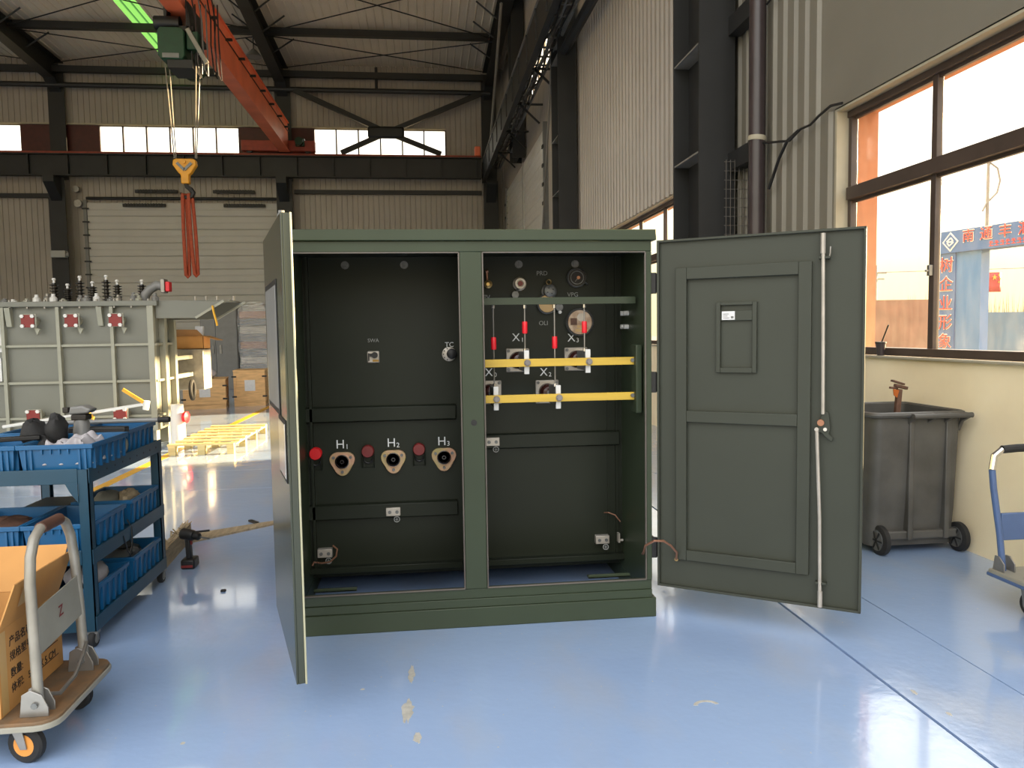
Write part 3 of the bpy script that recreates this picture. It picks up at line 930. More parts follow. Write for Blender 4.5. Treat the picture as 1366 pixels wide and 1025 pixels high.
# ---- high-voltage side: bushing wells, parking stands
def tri(cx, cz, r, n=36):
    return [(cx + 1.02 * r * (0.885 + 0.115 * math.cos(3 * (2 * PI * k / n + PI / 2))) * math.cos(2 * PI * k / n), cz + 1.02 * r * (0.885 + 0.115 * math.cos(3 * (2 * PI * k / n + PI / 2))) * math.sin(2 * PI * k / n)) for k in range(n)]
for x, z in ((-0.485, 0.812), (-0.192, 0.815), (0.102, 0.818)):
    b = MB().prism(tri(x, z - 0.003, 0.076), 'y', YB - 0.022, YB).build('bushing_flange', 'zinc_yellow', cab, bevel=0.003)
    MB().lathe([(0.046, 0), (0.046, 0.008), (0.040, 0.009), (0.040, -0.001)], (x, YB - 0.020, z + 0.004), (0, -1, 0), 24).build('retaining_ring', 'zinc_yellow', b)
    MB().lathe([(0.0405, 0), (0.0405, 0.013), (0.036, 0.014), (0.030, 0.002), (0.012, 0.002), (0.012, 0.016), (0.0, 0.016)], (x, YB - 0.020, z + 0.004), (0, -1, 0), 24).build('bushing_well', 'bushing_black', b)
    MB().cyl((x, YB - 0.036, z + 0.004), (x, YB - 0.030, z + 0.004), 0.007, 10).build('contact_pin', 'copper', b)
    for k in range(3):
        t = math.radians(-90 + 120 * k)
        px, pz = x + 0.056 * math.cos(t), z + 0.056 * math.sin(t)
        MB().cyl((px, YB - 0.034, pz), (px, YB - 0.02, pz), 0.009, 6).build('flange_nut', 'gauge_grey', b)
for i, (x, z) in enumerate(((-0.633, 0.862), (-0.337, 0.866), (-0.042, 0.868))):
    s = MB().box(x - 0.036, x + 0.036, YB - 0.006, YB, z - 0.092, z + 0.005).box(x - 0.036, x - 0.030, YB - 0.03, YB, z - 0.092, z + 0.005).box(x + 0.030, x + 0.036, YB - 0.03, YB, z - 0.092, z + 0.005).build('parking_stand', 'cab_inside', cab, bevel=0.003)
    MB().tube([(x + 0.024 * math.cos(t), YB - 0.022, z - 0.038 + 0.026 * math.sin(t)) for t in [PI + PI * k / 8 for k in range(9)]], 0.005, 6).build('stand_slot', 'black', s)
    MB().lathe([(0.030, 0), (0.036, 0.006), (0.036, 0.040), (0.032, 0.046), (0.0, 0.047)], (x, YB, z + 0.006), (0, -1, 0), 20).build('red_cap', 'red_cap' if i == 0 else 'red_cap_dull', s)

# switch plate and tap changer
sw = MB().box(-0.327, -0.257, YB - 0.012, YB, 1.383, 1.452).build('switch_plate', 'plate_metal', cab, bevel=0.008)
MB().cyl((-0.283, YB - 0.034, 1.428), (-0.283, YB - 0.01, 1.428), 0.018, 14).box(-0.311, -0.283, YB - 0.03, YB - 0.018, 1.420, 1.437).build('switch_knob', 'black', sw)
MB().box(-0.296, -0.262, YB - 0.0135, YB - 0.011, 1.390, 1.402).build('switch_label', 'tool_yellow', sw, smooth=False)
MB().box(-0.321, -0.313, YB - 0.0135, YB - 0.011, 1.395, 1.44).build('switch_scale', 'print_dark', sw, smooth=False)
tc_ = MB().lathe([(0.042, 0), (0.042, 0.008), (0.038, 0.010), (0, 0.010)], (0.146, YB, 1.426), (0, -1, 0), 24).build('tap_dial', 'plate_metal', cab)
MB().lathe([(0.030, 0.0), (0.030, 0.03), (0.02, 0.036), (0, 0.036)], (0.160, YB - 0.009, 1.428), (0, -1, 0), 16).build('tap_knob', 'black', tc_)
for k in range(5):
    t = math.radians(110 + 35 * k)
    MB().cyl((0.146 + 0.034 * math.cos(t), YB - 0.0125, 1.426 + 0.034 * math.sin(t)), (0.146 + 0.034 * math.cos(t), YB - 0.009, 1.426 + 0.034 * math.sin(t)), 0.004, 6).build('dial_mark', 'print_dark', tc_)
# earthing pads
for (x, z) in ((-0.200, 0.512), (0.388, 0.905), (1.045, 0.288), (-0.598, 0.284)):
    p = MB().box(x - 0.042, x + 0.042, YB - 0.042, YB, z - 0.024, z + 0.026).build('earth_pad', 'plate_metal', cab, bevel=0.003)
    for dx in (-0.02, 0.022):
        MB().cyl((x + dx, YB - 0.048, z), (x + dx, YB - 0.04, z), 0.010, 10).build('pad_bolt', 'gauge_grey', p)
    ring = [(x + 0.020 + 0.016 * math.cos(2 * PI * k / 16), YB - 0.036, z - 0.045 + 0.016 * math.sin(2 * PI * k / 16)) for k in range(16)]
    MB().tube(ring, 0.003, 5, True).box(x + 0.018, x + 0.022, YB - 0.038, YB - 0.034, z - 0.055, z - 0.035).box(x + 0.012, x + 0.028, YB - 0.038, YB - 0.034, z - 0.047, z - 0.043).build('earth_symbol', 'letter_dim', p)
MB().tube([(-0.648, 4.30, 0.262), (-0.64, 4.31, 0.278), (-0.60, 4.34, 0.262), (-0.56, 4.38, 0.255), (-0.53, 4.42, 0.275), (-0.525, 4.44, 0.31), (-0.55, 4.45, 0.33)], 0.005, 8).build('earth_wire', 'copper', cab)

# ---- low-voltage side: valves and gauges
v = MB().lathe([(0.014, 0), (0.014, 0.03), (0.022, 0.03), (0.024, 0.05), (0.012, 0.055), (0.010, 0.045), (0.0, 0.045)], (0.378, YB, 1.828), (0, -1, 0), 16).build('relief_valve', 'brass', cab)
MB().cyl((0.374, YB - 0.02, 1.85), (0.372, YB - 0.03, 1.90), 0.007, 8).cyl((0.366, YB - 0.03, 1.90), (0.380, YB - 0.03, 1.905), 0.010, 8).build('valve_lever', 'copper', v)
v = MB().lathe([(0.040, 0), (0.040, 0.012), (0.031, 0.016), (0.031, 0.05), (0.020, 0.05), (0.018, 0.04), (0, 0.04)], (0.566, YB, 1.830), (0, -1, 0), 20).build('sampling_valve', 'plate_metal', cab)
MB().cyl((0.566, YB - 0.052, 1.830), (0.566, YB - 0.038, 1.830), 0.015, 12).build('valve_plug', 'valve_red', v)
MB().cyl((0.556, YB - 0.03, 1.80), (0.538, YB - 0.03, 1.768), 0.008, 8).cyl((0.536, YB - 0.045, 1.766), (0.536, YB - 0.01, 1.766), 0.021, 14).build('valve_cap', 'gauge_grey', v)
g = MB().lathe([(0.046, 0), (0.046, 0.01), (0.036, 0.014), (0.036, 0.05), (0.030, 0.054), (0, 0.054)], (0.741, YB, 1.786), (0, -1, 0), 22).build('pressure_relief', 'gauge_grey', cab)
for k in range(4):
    t = 2 * PI * k / 4 + 0.5
    MB().cyl((0.741 + 0.018 * math.cos(t), YB - 0.057, 1.786 + 0.018 * math.sin(t)), (0.741 + 0.018 * math.cos(t), YB - 0.053, 1.786 + 0.018 * math.sin(t)), 0.004, 8).build('vent_hole', 'black', g)
MB().tube([(0.735 + 0.014 * math.cos(2 * PI * k / 12), YB - 0.04, 1.838 + 0.014 * math.sin(2 * PI * k / 12)) for k in range(12)], 0.004, 6, True).build('pull_ring', 'brass', g)
g = MB().lathe([(0.058, 0), (0.058, 0.03), (0.052, 0.036), (0.050, 0.028), (0, 0.028)], (0.905, YB, 1.863), (0, -1, 0), 28).build('vacuum_gauge', 'gauge_grey', cab)
MB().cyl((0.905, YB - 0.030, 1.863), (0.905, YB - 0.027, 1.863), 0.049, 28).build('gauge_dial', 'print_dark', g)
MB().tube([(0.905 + 0.038 * math.cos(2 * PI * k / 24), YB - 0.031, 1.863 + 0.038 * math.sin(2 * PI * k / 24)) for k in range(24)], 0.003, 5, True).build('dial_ring', 'gauge_grey', g)
MB().cyl((0.913, YB - 0.036, 1.863), (0.913, YB - 0.03, 1.863), 0.010, 12).build('dial_hub', 'copper', g)
MB().bar((0.913, YB - 0.033, 1.863), (0.893, YB - 0.033, 1.840), 0.004, 0.003, (0, 1, 0)).build('needle', 'gauge_grey', g)
MB().cyl((0.968, YB - 0.03, 1.822), (0.955, YB - 0.02, 1.835), 0.006, 8).build('reset_stem', 'gauge_grey', g)
g = MB().lathe([(0.082, 0), (0.082, 0.04), (0.076, 0.046), (0.071, 0.036), (0, 0.036)], (0.918, YB, 1.601), (0, -1, 0), 32).build('temperature_gauge', 'gauge_grey', cab)
MB().cyl((0.918, YB - 0.040, 1.601), (0.918, YB - 0.035, 1.601), 0.071, 32).build('gauge_dial', 'gauge_face', g)
MB().cyl((0.925, YB - 0.043, 1.630), (0.925, YB - 0.039, 1.630), 0.024, 16).build('dial_hub', 'plate_metal', g)
MB().box(0.890, 0.965, YB - 0.042, YB - 0.039, 1.545, 1.562).box(0.900, 0.955, YB - 0.042, YB - 0.039, 1.568, 1.582).build('dial_print', 'tape', g, smooth=False)
MB().box(0.862, 0.900, YB - 0.042, YB - 0.039, 1.585, 1.625).build('dial_print', 'rust', g, bevel=0.006)
g = MB().lathe([(0.060, 0), (0.060, 0.03), (0.054, 0.034), (0.05, 0.026), (0, 0.026)], (0.726, YB, 1.712), (0, -1, 0), 28).build('oil_level_gauge', 'gauge_grey', cab)
MB().cyl((0.726, YB - 0.030, 1.712), (0.726, YB - 0.025, 1.712), 0.050, 28).build('gauge_dial', 'tape', g)
v = MB().cyl((0.795, YB - 0.05, 1.69), (0.795, YB, 1.69), 0.022, 14).build('drain_cock', 'gauge_grey', cab)
MB().cyl((0.797, YB - 0.06, 1.661), (0.797, YB - 0.03, 1.661), 0.009, 12).build('cock_tip', 'white_paint', v)

# secondary bushings on square flanges
for i, (x, z) in enumerate(((0.380, 1.196), (0.549, 1.383), (0.722, 1.192), (0.898, 1.383))):
    p = MB().box(x - 0.070, x + 0.070, YB - 0.012, YB, z - 0.070, z + 0.070).build('bushing_plate', 'plate_metal', cab, bevel=0.008)
    for sx in (-1, 1):
        for sz in (-1, 1):
            MB().cyl((x + sx * 0.055, YB - 0.020, z + sz * 0.055), (x + sx * 0.055, YB - 0.01, z + sz * 0.055), 0.010, 6).build('plate_nut', 'gauge_grey', p)
    MB().lathe([(0.052, 0), (0.052, 0.02), (0.046, 0.05), (0.034, 0.07), (0.020, 0.075), (0, 0.075)], (x, YB - 0.010, z), (0, -1, 0), 24).build('bushing_body', 'porcelain_brown', p)
    MB().cyl((x, YB - 0.14, z), (x, YB - 0.08, z), 0.014, 12).build('bushing_stud', 'white_paint', p)

# support channel and insulated bus bars near the front
sc = MB().prism([(4.10, 1.696), (4.10, 1.733), (4.14, 1.733), (4.14, 1.727), (4.106, 1.727), (4.106, 1.702), (4.14, 1.702), (4.14, 1.696)], 'x', 0.304, 1.155).build('support_channel', G, cab, smooth=False)
for i, (x, z0, z1) in enumerate(((0.374, 1.456, 1.523), (0.545, 1.540, 1.605), (0.708, 1.456, 1.522), (0.873, 1.538, 1.602))):
    bot = (1.262, 1.448, 1.255, 1.444)[i]
    s = MB().cyl((x, 4.115, bot), (x, 4.115, 1.69), 0.0042, 8).build('support_rod', 'galv', cab)
    MB().lathe([(0.0125, 0), (0.0145, 0.006), (0.0145, z1 - z0 - 0.006), (0.0125, z1 - z0)], (x, 4.115, z0), (0, 0, 1), 14).build('red_sleeve', 'red_sleeve', s)
    MB().cyl((x, 4.115, 1.676), (x, 4.115, 1.694), 0.009, 8).cyl((x, 4.115, bot - 0.006), (x, 4.115, bot + 0.010), 0.009, 8).build('rod_end', 'chrome', s)
for zb, xs in ((1.383, (0.549, 0.886)), (1.191, (0.380, 0.720))):
    b = MB().box(0.306, 1.140, 4.062, 4.082, zb - 0.021, zb + 0.021).build('bus_bar', 'bar_yellow', cab, bevel=0.002)
    MB().cyl((1.125, 4.050, zb + 0.004), (1.125, 4.062, zb + 0.004), 0.011, 6).build('bar_bolt', 'gauge_grey', b)
    for x in xs:
        MB().box(x - 0.0135, x + 0.0135, 4.085, 4.105, zb - 0.062, zb + 0.066).build('terminal_fin', 'white_paint', b, bevel=0.002)
        MB().box(x - 0.011, x + 0.011, 4.105, 4.34, zb - 0.05, zb + 0.055).build('fin_shaded_body', 'gauge_grey', b, bevel=0.002)  # rest of the fin, its shadowed side painted in as dark grey
        MB().cyl((x, 4.044, zb), (x, 4.062, zb), 0.014, 6).cyl((x, 4.054, zb), (x, 4.062, zb), 0.018, 14).build('clamp_bolt', 'bolt_steel', b)
MB().box(1.135, 1.168, 4.02, 4.12, 1.10, 1.47).build('bar_bracket', 'cab_green', cab, bevel=0.004)
# vent bolts on the right-hand side wall
for z in (1.648, 1.570):
    for y in (4.40, 4.33):
        MB().cyl((1.150, y, z), (1.178, y, z), 0.014, 10).build('side_bolt', 'white_paint', cab)
MB().cyl((1.14, 4.44, 0.285), (1.168, 4.44, 0.285), 0.008, 8).box(1.135, 1.145, 4.42, 4.46, 0.275, 0.33).build('side_stud', 'plate_metal', cab)
MB().tube([(1.150, 4.43, 0.40), (1.12, 4.44, 0.44), (1.08, 4.45, 0.455), (1.06, 4.47, 0.45)], 0.004, 6).build('earth_wire', 'copper', cab)

# ---- doors, built flat (x along door, y toward viewer is negative) then swung
def door_M(h, fr):
    e = Vector((fr[0] - h[0], fr[1] - h[1], 0)).normalized()
    n = Vector((-e.y, e.x, 0))
    return Matrix(((e.x, n.x, 0, h[0]), (e.y, n.y, 0, h[1]), (0, 0, 1, 0), (0, 0, 0, 1)))
ZB, ZT = 0.172, 2.016
MR = door_M((1.235, 3.95), (2.07, 3.39))
LW = 1.000
def DR(mb): return mb.xf(MR)
# right door: inner face looks toward -n
dr = DR(MB().box(0, LW, 0.0, 0.012, ZB, ZT).box(0, 0.012, -0.022, 0.0, ZB, ZT).box(LW - 0.012, LW, -0.022, 0.0, ZB, ZT).box(0, LW, -0.022, 0.0, ZT - 0.012, ZT).box(0, LW, -0.022, 0.0, ZB, ZB + 0.012)).build('door', 'cab_door', cab, bevel=0.002)
tag(dr, 'right door leaf seen from inside with lock rod')
f_ = DR(MB().box(0.100, 0.158, -0.026, 0, 0.330, 1.868).box(0.703, 0.764, -0.026, 0, 0.330, 1.868).box(0.158, 0.703, -0.026, 0, 1.806, 1.868).box(0.158, 0.703, -0.026, 0, 1.066, 1.126).box(0.158, 0.703, -0.026, 0, 0.330, 0.385)).build('stiffener_frame', 'cab_door', dr, bevel=0.003)
DR(MB().box(0.308, 0.330, -0.020, 0, 1.326, 1.683).box(0.487, 0.509, -0.020, 0, 1.326, 1.683).box(0.330, 0.487, -0.020, 0, 1.326, 1.352).box(0.330, 0.487, -0.020, 0, 1.668, 1.683).box(0.330, 0.487, -0.016, -0.010, 1.590, 1.640)).build('document_pocket', 'cab_door', dr, bevel=0.002)
DR(MB().box(0.338, 0.402, -0.019, -0.016, 1.594, 1.637)).build('sticker', 'paper', dr, smooth=False)
DR(MB().box(0.344, 0.372, -0.0198, -0.0185, 1.622, 1.625).box(0.344, 0.366, -0.0198, -0.0185, 1.612, 1.615).box(0.344, 0.376, -0.0198, -0.0185, 1.602, 1.605).box(0.383, 0.396, -0.0198, -0.0185, 1.601, 1.612)).build('sticker_print', 'gauge_grey', dr, smooth=False)
DR(MB().tube([(0.813, -0.030, 1.992), (0.818, -0.032, 1.55), (0.822, -0.034, 1.132)], 0.0085, 8).cyl((0.813, -0.03, 1.90), (0.813, -0.03, 1.995), 0.0115, 10)).build('lock_rod', 'plate_metal', dr)
DR(MB().tube([(0.795, -0.034, 1.056), (0.812, -0.032, 0.62), (0.818, -0.030, 0.182)], 0.0085, 8).cyl((0.818, -0.03, 0.182), (0.818, -0.03, 0.26), 0.0115, 10).cyl((0.795, -0.045, 1.058), (0.795, -0.02, 1.058), 0.010, 8)).build('lock_rod', 'plate_metal', dr)
DR(MB().prism([(0.790, 1.045), (0.800, 1.085), (0.815, 1.125), (0.828, 1.145), (0.845, 1.140), (0.850, 1.110), (0.855, 1.060), (0.848, 1.035), (0.868, 1.015), (0.860, 0.998), (0.835, 1.018), (0.815, 1.040)], 'y', -0.022, -0.012)).build('lock_plate', 'cab_door', dr, bevel=0.002)
DR(MB().cyl((0.812, -0.034, 1.090), (0.812, 0.0, 1.090), 0.016, 14)).build('lock_pivot', 'copper', dr)
DR(MB().cyl((0.832, -0.032, 1.058), (0.832, -0.015, 1.058), 0.009, 10)).build('lock_pin', 'chrome', dr)
for z in (1.880, 0.300):
    DR(MB().box(0.795, 0.845, -0.036, -0.0, z - 0.006, z + 0.006)).build('rod_guide', 'cab_door', dr, bevel=0.002)
DR(MB().tube([(0.842, -0.03, 1.882), (0.846, -0.034, 1.900), (0.847, -0.03, 1.930)], 0.004, 6)).build('guide_hook', 'galv', dr)
DR(MB().cyl((0.105, -0.03, 0.33), (0.105, 0, 0.33), 0.010, 8)).build('earth_stud', 'brass', dr)
# braided earth strap from side wall to door stud
stud = MR @ Vector((0.105, -0.03, 0.33))
MB().tube([(1.160, 4.00, 0.33), (1.135, 3.90, 0.36), (1.130, 3.84, 0.42), (1.165, 3.80, 0.455), (1.215, 3.80, 0.452), (1.26, 3.82, 0.42), (1.30, 3.84, 0.375), tuple(stud)], 0.0065, 8).build('earth_strap', 'copper', cab)
for z in (1.795, 1.271, 0.376):
    MB().box(1.192, 1.215, 3.945, 3.99, z - 0.055, z + 0.055).box(1.215, 1.243, 3.945, 3.965, z - 0.050, z + 0.050).cyl((1.218, 3.952, z - 0.055), (1.218, 3.952, z + 0.055), 0.010, 10).build('hinge', 'black', cab)
# left door: nearly edge-on
ML = door_M((-0.745, 3.94), (-0.497, 3.02))
LW2 = 0.953
def DL(mb): return mb.xf(ML)
dl = DL(MB().box(0, LW2, -0.034, -0.026, ZB, ZT).box(LW2 - 0.010, LW2, -0.026, 0.0, ZB, ZT).box(0, 0.010, -0.026, 0.0, ZB, ZT).box(0.01, LW2 - 0.01, -0.026, 0.0, ZT - 0.010, ZT).box(0.01, LW2 - 0.01, -0.026, 0.0, ZB, ZB + 0.010)).build('door', 'cab_gloss', cab, bevel=0.002)
tag(dl, 'left door leaf standing edge-on with rim coloured pale as if sunlit')
DL(MB().box(LW2 - 0.010, LW2 + 0.001, 0.0, 0.008, ZB - 0.004, ZT + 0.002)).build('door_rim', 'rim_sunlit_tone', dl, bevel=0.002)
DL(MB().box(0.12, 0.66, -0.040, -0.034, 1.24, 1.76)).build('warning_plate', 'grey_metal', dl, bevel=0.002)
DL(MB().box(0.10, 0.68, -0.038, -0.034, 1.215, 1.785)).build('plate_border', 'black', dl, bevel=0.002)
DL(MB().box(0.62, 0.88, -0.041, -0.034, 0.98, 1.20)).build('name_plate', 'chrome', dl, bevel=0.002)
DL(MB().box(0.60, 0.90, -0.038, -0.034, 0.965, 1.215)).build('plate_border', 'black', dl, bevel=0.002)
DL(MB().box(0.80, 0.86, -0.032, 0.005, ZT, ZT + 0.012).cyl((0.86, -0.02, ZT), (0.86, -0.02, ZT + 0.02), 0.012, 10)).build('rod_tip', 'grey_metal', dl)

# ================================================================== RIGHT SIDE: wheelie bin, trolley, window-sill cup
wbn = thing('wheelie_bin', 'large dark grey wheeled rubbish bin against the cream wall', 'bin', (3.33, 5.15, 0))
BO = Vector((-0.012, -0.09, 0))
def rrect(cx, cy, hx, hy, r, n=5):
    pts = []
    for (sx, sy, a0) in ((1, 1, 0), (-1, 1, 90), (-1, -1, 180), (1, -1, 270)):
        for k in range(n):
            t = math.radians(a0 + 90 * k / (n - 1))
            pts.append((cx + sx * (hx - r) + r * math.cos(t), cy + sy * (hy - r) + r * math.sin(t)))
    return pts
lev = []
for z, hx, hy, oy in ((0.05, 0.268, 0.300, 0.02), (0.30, 0.272, 0.315, 0.01), (0.90, 0.275, 0.335, 0), (0.965, 0.278, 0.34, 0), (0.965, 0.262, 0.322, 0), (0.30, 0.242, 0.29, 0.01), (0.12, 0.235, 0.275, 0.02)):
    lev.append([(x, y, z) for x, y in rrect(3.31, 5.19 + oy, hx + 0.042, hy, 0.06)])
mb = MB()
n = len(lev[0])
for l in lev: mb.v += [Vector(q) for q in l]
for k in range(len(lev) - 1):
    for i in range(n):
        mb.f.append((k * n + i, k * n + (i + 1) % n, (k + 1) * n + (i + 1) % n, (k + 1) * n + i))
mb.f.append(tuple(range(n - 1, -1, -1))); mb.f.append(tuple(range((len(lev) - 1) * n, len(lev) * n)))
mb.build('body', 'bin_plastic', wbn)
rim = [(x, y, 0.955) for x, y in rrect(3.31, 5.19, 0.332, 0.352, 0.07, 6)]
MB().tube(rim, 0.020, 8, True).build('rim', 'bin_plastic', wbn)
for dx in (-0.075, 0.19):
    MB().box(3.33 + dx - 0.018, 3.33 + dx + 0.018, 4.845, 4.94, 0.10, 0.93).build('back_rib', 'bin_plastic', wbn, bevel=0.006)
MB().cyl((3.22, 4.785, 0.950), (3.64, 4.785, 0.950), 0.018, 10).build('handle_bar', 'bin_plastic', wbn)
for x in (3.24, 3.38, 3.50, 3.62):
    MB().prism([(4.78, 0.965), (4.85, 0.965), (4.89, 0.83), (4.85, 0.90), (4.78, 0.935)], 'x', x - 0.012, x + 0.012).build('handle_bracket', 'bin_plastic', wbn, bevel=0.003)
MB().box(3.03, 3.64, 4.86, 4.92, 0.10, 0.16).build('axle_housing', 'bin_plastic', wbn, bevel=0.01)
for s, xx in ((-1, 3.06), (1, 3.632)):
    w = MB().lathe([(0.04, -0.025), (0.085, -0.025), (0.10, -0.015), (0.10, 0.015), (0.085, 0.025), (0.04, 0.025)], (xx, 4.88, 0.10), (1, 0, 0), 28).build('wheel', 'rubber', wbn)
    MB().lathe([(0.070, 0), (0.070, 0.006), (0.055, 0.004), (0.02, 0.006), (0.0, 0.008)], (xx - 0.024, 4.88, 0.10), (-1, 0, 0), 18).build('wheel_hub', 'gauge_grey', w)
    for k in range(6):
        t = 2 * PI * k / 6
        MB().bar((xx - 0.030, 4.88, 0.10), (xx - 0.030, 4.88 + 0.066 * math.cos(t), 0.10 + 0.066 * math.sin(t)), 0.010, 0.008, (1, 0, 0)).build('wheel_spoke', 'rubber', w)
wbn.location = Vector(wbn.location) + BO
# scraper standing in the bin
sp = thing('hand_scraper', 'rusty scraper with orange tag poking out of the bin', 'tool', (3.38, 5.2, 0.13))
MB().bar((3.36, 5.2, 0.14), (3.435, 5.2, 1.09), 0.035, 0.035).build('handle', 'rust', sp, bevel=0.004)
MB().bar((3.395, 5.19, 1.12), (3.50, 5.21, 1.095), 0.03, 0.022).build('blade', 'rust', sp, bevel=0.003)
MB().bar((3.37, 5.19, 1.155), (3.47, 5.2, 1.125), 0.03, 0.014).bar((3.35, 5.18, 1.105), (3.42, 5.2, 1.098), 0.02, 0.015).build('cross_bar', 'rust', sp, bevel=0.003)
MB().prism([(3.37, 1.095), (3.415, 1.085), (3.40, 1.03), (3.375, 1.05)], 'y', 5.168, 5.176).build('tag', 'orange_tag', sp, smooth=False)

def wheel(mb_t, mb_h, c, r, w, ax=(1, 0, 0), n=24):
    mb_t.lathe([(r * 0.62, -w / 2), (r * 0.88, -w / 2), (r, -w * 0.28), (r, w * 0.28), (r * 0.88, w / 2), (r * 0.62, w / 2)], c, ax, n)
    mb_h.lathe([(r * 0.3, -w * 0.56), (r * 0.58, -w * 0.52), (r * 0.58, w * 0.52), (r * 0.3, w * 0.56)], c, ax, n)

tr = thing('platform_trolley', 'blue platform trolley at right edge beside the cream wall', 'trolley', (3.30, 3.55, 0))
MB().box(3.075, 3.58, 2.72, 3.83, 0.170, 0.205).build('deck', 'trolley_panel', tr, bevel=0.008)
MB().box(3.07, 3.585, 2.715, 3.835, 0.165, 0.185).build('deck_edge', 'trol_blue', tr, bevel=0.005)
hp = [(3.125, 3.78, 0.20), (3.105, 3.785, 0.40), (3.072, 3.80, 0.66), (3.065, 3.805, 0.76), (3.08, 3.81, 0.835), (3.125, 3.81, 0.868), (3.22, 3.81, 0.873)]
hp2 = [(6.64 - q[0], q[1], q[2]) for q in reversed(hp)]
MB().tube(hp[:4], 0.017, 10).build('handle_post', 'trol_blue', tr)
MB().tube(hp2[3:], 0.017, 10).build('handle_post', 'trol_blue', tr)
MB().tube(hp[3:6], 0.0175, 10).build('handle_bend', 'chrome', tr)
MB().tube(hp2[1:4], 0.0175, 10).build('handle_bend', 'chrome', tr)
MB().tube([hp[5], hp[6], hp2[0], hp2[1]], 0.022, 10).build('grip', 'rubber', tr)
MB().box(3.11, 3.53, 3.78, 3.80, 0.37, 0.52).build('handle_panel', 'trol_blue', tr, bevel=0.004)
for x in (3.125, 3.515):
    for sx in (-0.035, 0.028):
        MB().prism([(3.73, 0.20), (3.73, 0.25), (3.77, 0.285), (3.80, 0.285), (3.815, 0.20)], 'x', x + sx, x + sx + 0.007).build('hinge_bracket', 'galv', tr, bevel=0.002)
for x in (3.16, 3.49):
    for y in (2.86, 3.62):
        t_, h_ = MB(), MB()
        wheel(t_, h_, (x, y, 0.065), 0.065, 0.035)
        o = t_.build('wheel', 'rubber', tr); h_.build('wheel_hub', 'gauge_grey', o)
        MB().prism([(y - 0.045, 0.165), (y + 0.045, 0.165), (y + 0.02, 0.05), (y - 0.02, 0.05)], 'x', x - 0.028, x - 0.022).prism([(y - 0.045, 0.165), (y + 0.045, 0.165), (y + 0.02, 0.05), (y - 0.02, 0.05)], 'x', x + 0.022, x + 0.028).build('caster_fork', 'galv', tr, bevel=0.002)

cup = thing('takeaway_cup', 'small dark cup with a straw on the window sill', 'cup', (3.69, 5.84, 1.312))
MB().lathe([(0.026, 0), (0.040, 0.10), (0.042, 0.102), (0.042, 0.112), (0.020, 0.114), (0, 0.114)], (3.69, 5.84, 1.312), (0, 0, 1), 20).build('cup_body', 'pipe_brown', cup)
MB().lathe([(0.043, 0.098), (0.044, 0.104), (0.043, 0.110)], (3.69, 5.84, 1.312), (0, 0, 1), 20).build('cup_rim', 'print_dark', cup)
MB().cyl((3.69, 5.84, 1.40), (3.70, 5.755, 1.56), 0.006, 8).build('straw', 'print_dark', cup)

# downpipe, girts, mesh guard and cable by the near column
dp = thing('down_pipe', 'dark brown vertical pipe with pale tie on ribbed wall', 'pipe', (3.50, 7.78, 0))
MB().cyl((3.50, 7.78, 0), (3.50, 7.78, 13.2), 0.085, 16).build('pipe', 'pipe_brown', dp)
MB().lathe([(0.092, -0.025), (0.096, 0), (0.092, 0.025)], (3.50, 7.78, 3.52), (0.1, 0, 1), 16).build('tie', 'reveal', dp)
for i, z in enumerate((4.93, 3.43, 2.2)):
    tag(MB().box(3.48, 3.62, 7.9, 8.5, z - 0.10, z + 0.10).build('wall_bracket', 'dark_steel', None, smooth=False), ('upper dark bracket between pipe and wide column', 'middle dark bracket between pipe and wide column', 'low dark bracket between pipe and wide column')[i], 'bracket')
mg = thing('mesh_guard', 'brown wire mesh guard panel beside the wide column', 'mesh', (3.45, 8.2, 0))
for k in range(6):
    MB().cyl((3.38 + 0.05 * k, 8.30, 0), (3.38 + 0.05 * k, 8.30, 3.42), 0.004, 5).build('wire', 'mesh_wire', mg)
for k in range(34):
    MB().cyl((3.36, 8.31, 0.1 + 0.1 * k), (3.65, 8.31, 0.1 + 0.1 * k), 0.004, 5).build('wire', 'mesh_wire', mg)
cb = thing('loose_cable', 'dark cable looping from window corner to the down pipe', 'cable', (3.6, 7, 3.2))
MB().tube([(3.62, 6.35, 3.47), (3.60, 6.50, 3.49), (3.58, 6.66, 3.45), (3.58, 6.82, 3.41), (3.58, 7.0, 3.42), (3.57, 7.2, 3.36), (3.57, 7.40, 3.40), (3.56, 7.6, 3.44), (3.53, 7.7, 3.46)], 0.012, 8).build('cable', 'black', cb)
MB().tube([(3.58, 7.05, 3.415), (3.57, 7.25, 3.37), (3.57, 7.42, 3.24), (3.56, 7.55, 3.06), (3.56, 7.62, 2.98)], 0.016, 8).build('cable_tail', 'black', cb)
tag(MB().tube([(3.62, 7.25, 6.0), (3.61, 7.32, 5.2), (3.60, 7.40, 4.95), (3.56, 7.7, 4.85)], 0.012, 6).build('hanging_cable', 'black'), 'thin dark cable hanging above the down pipe tie', 'cable')
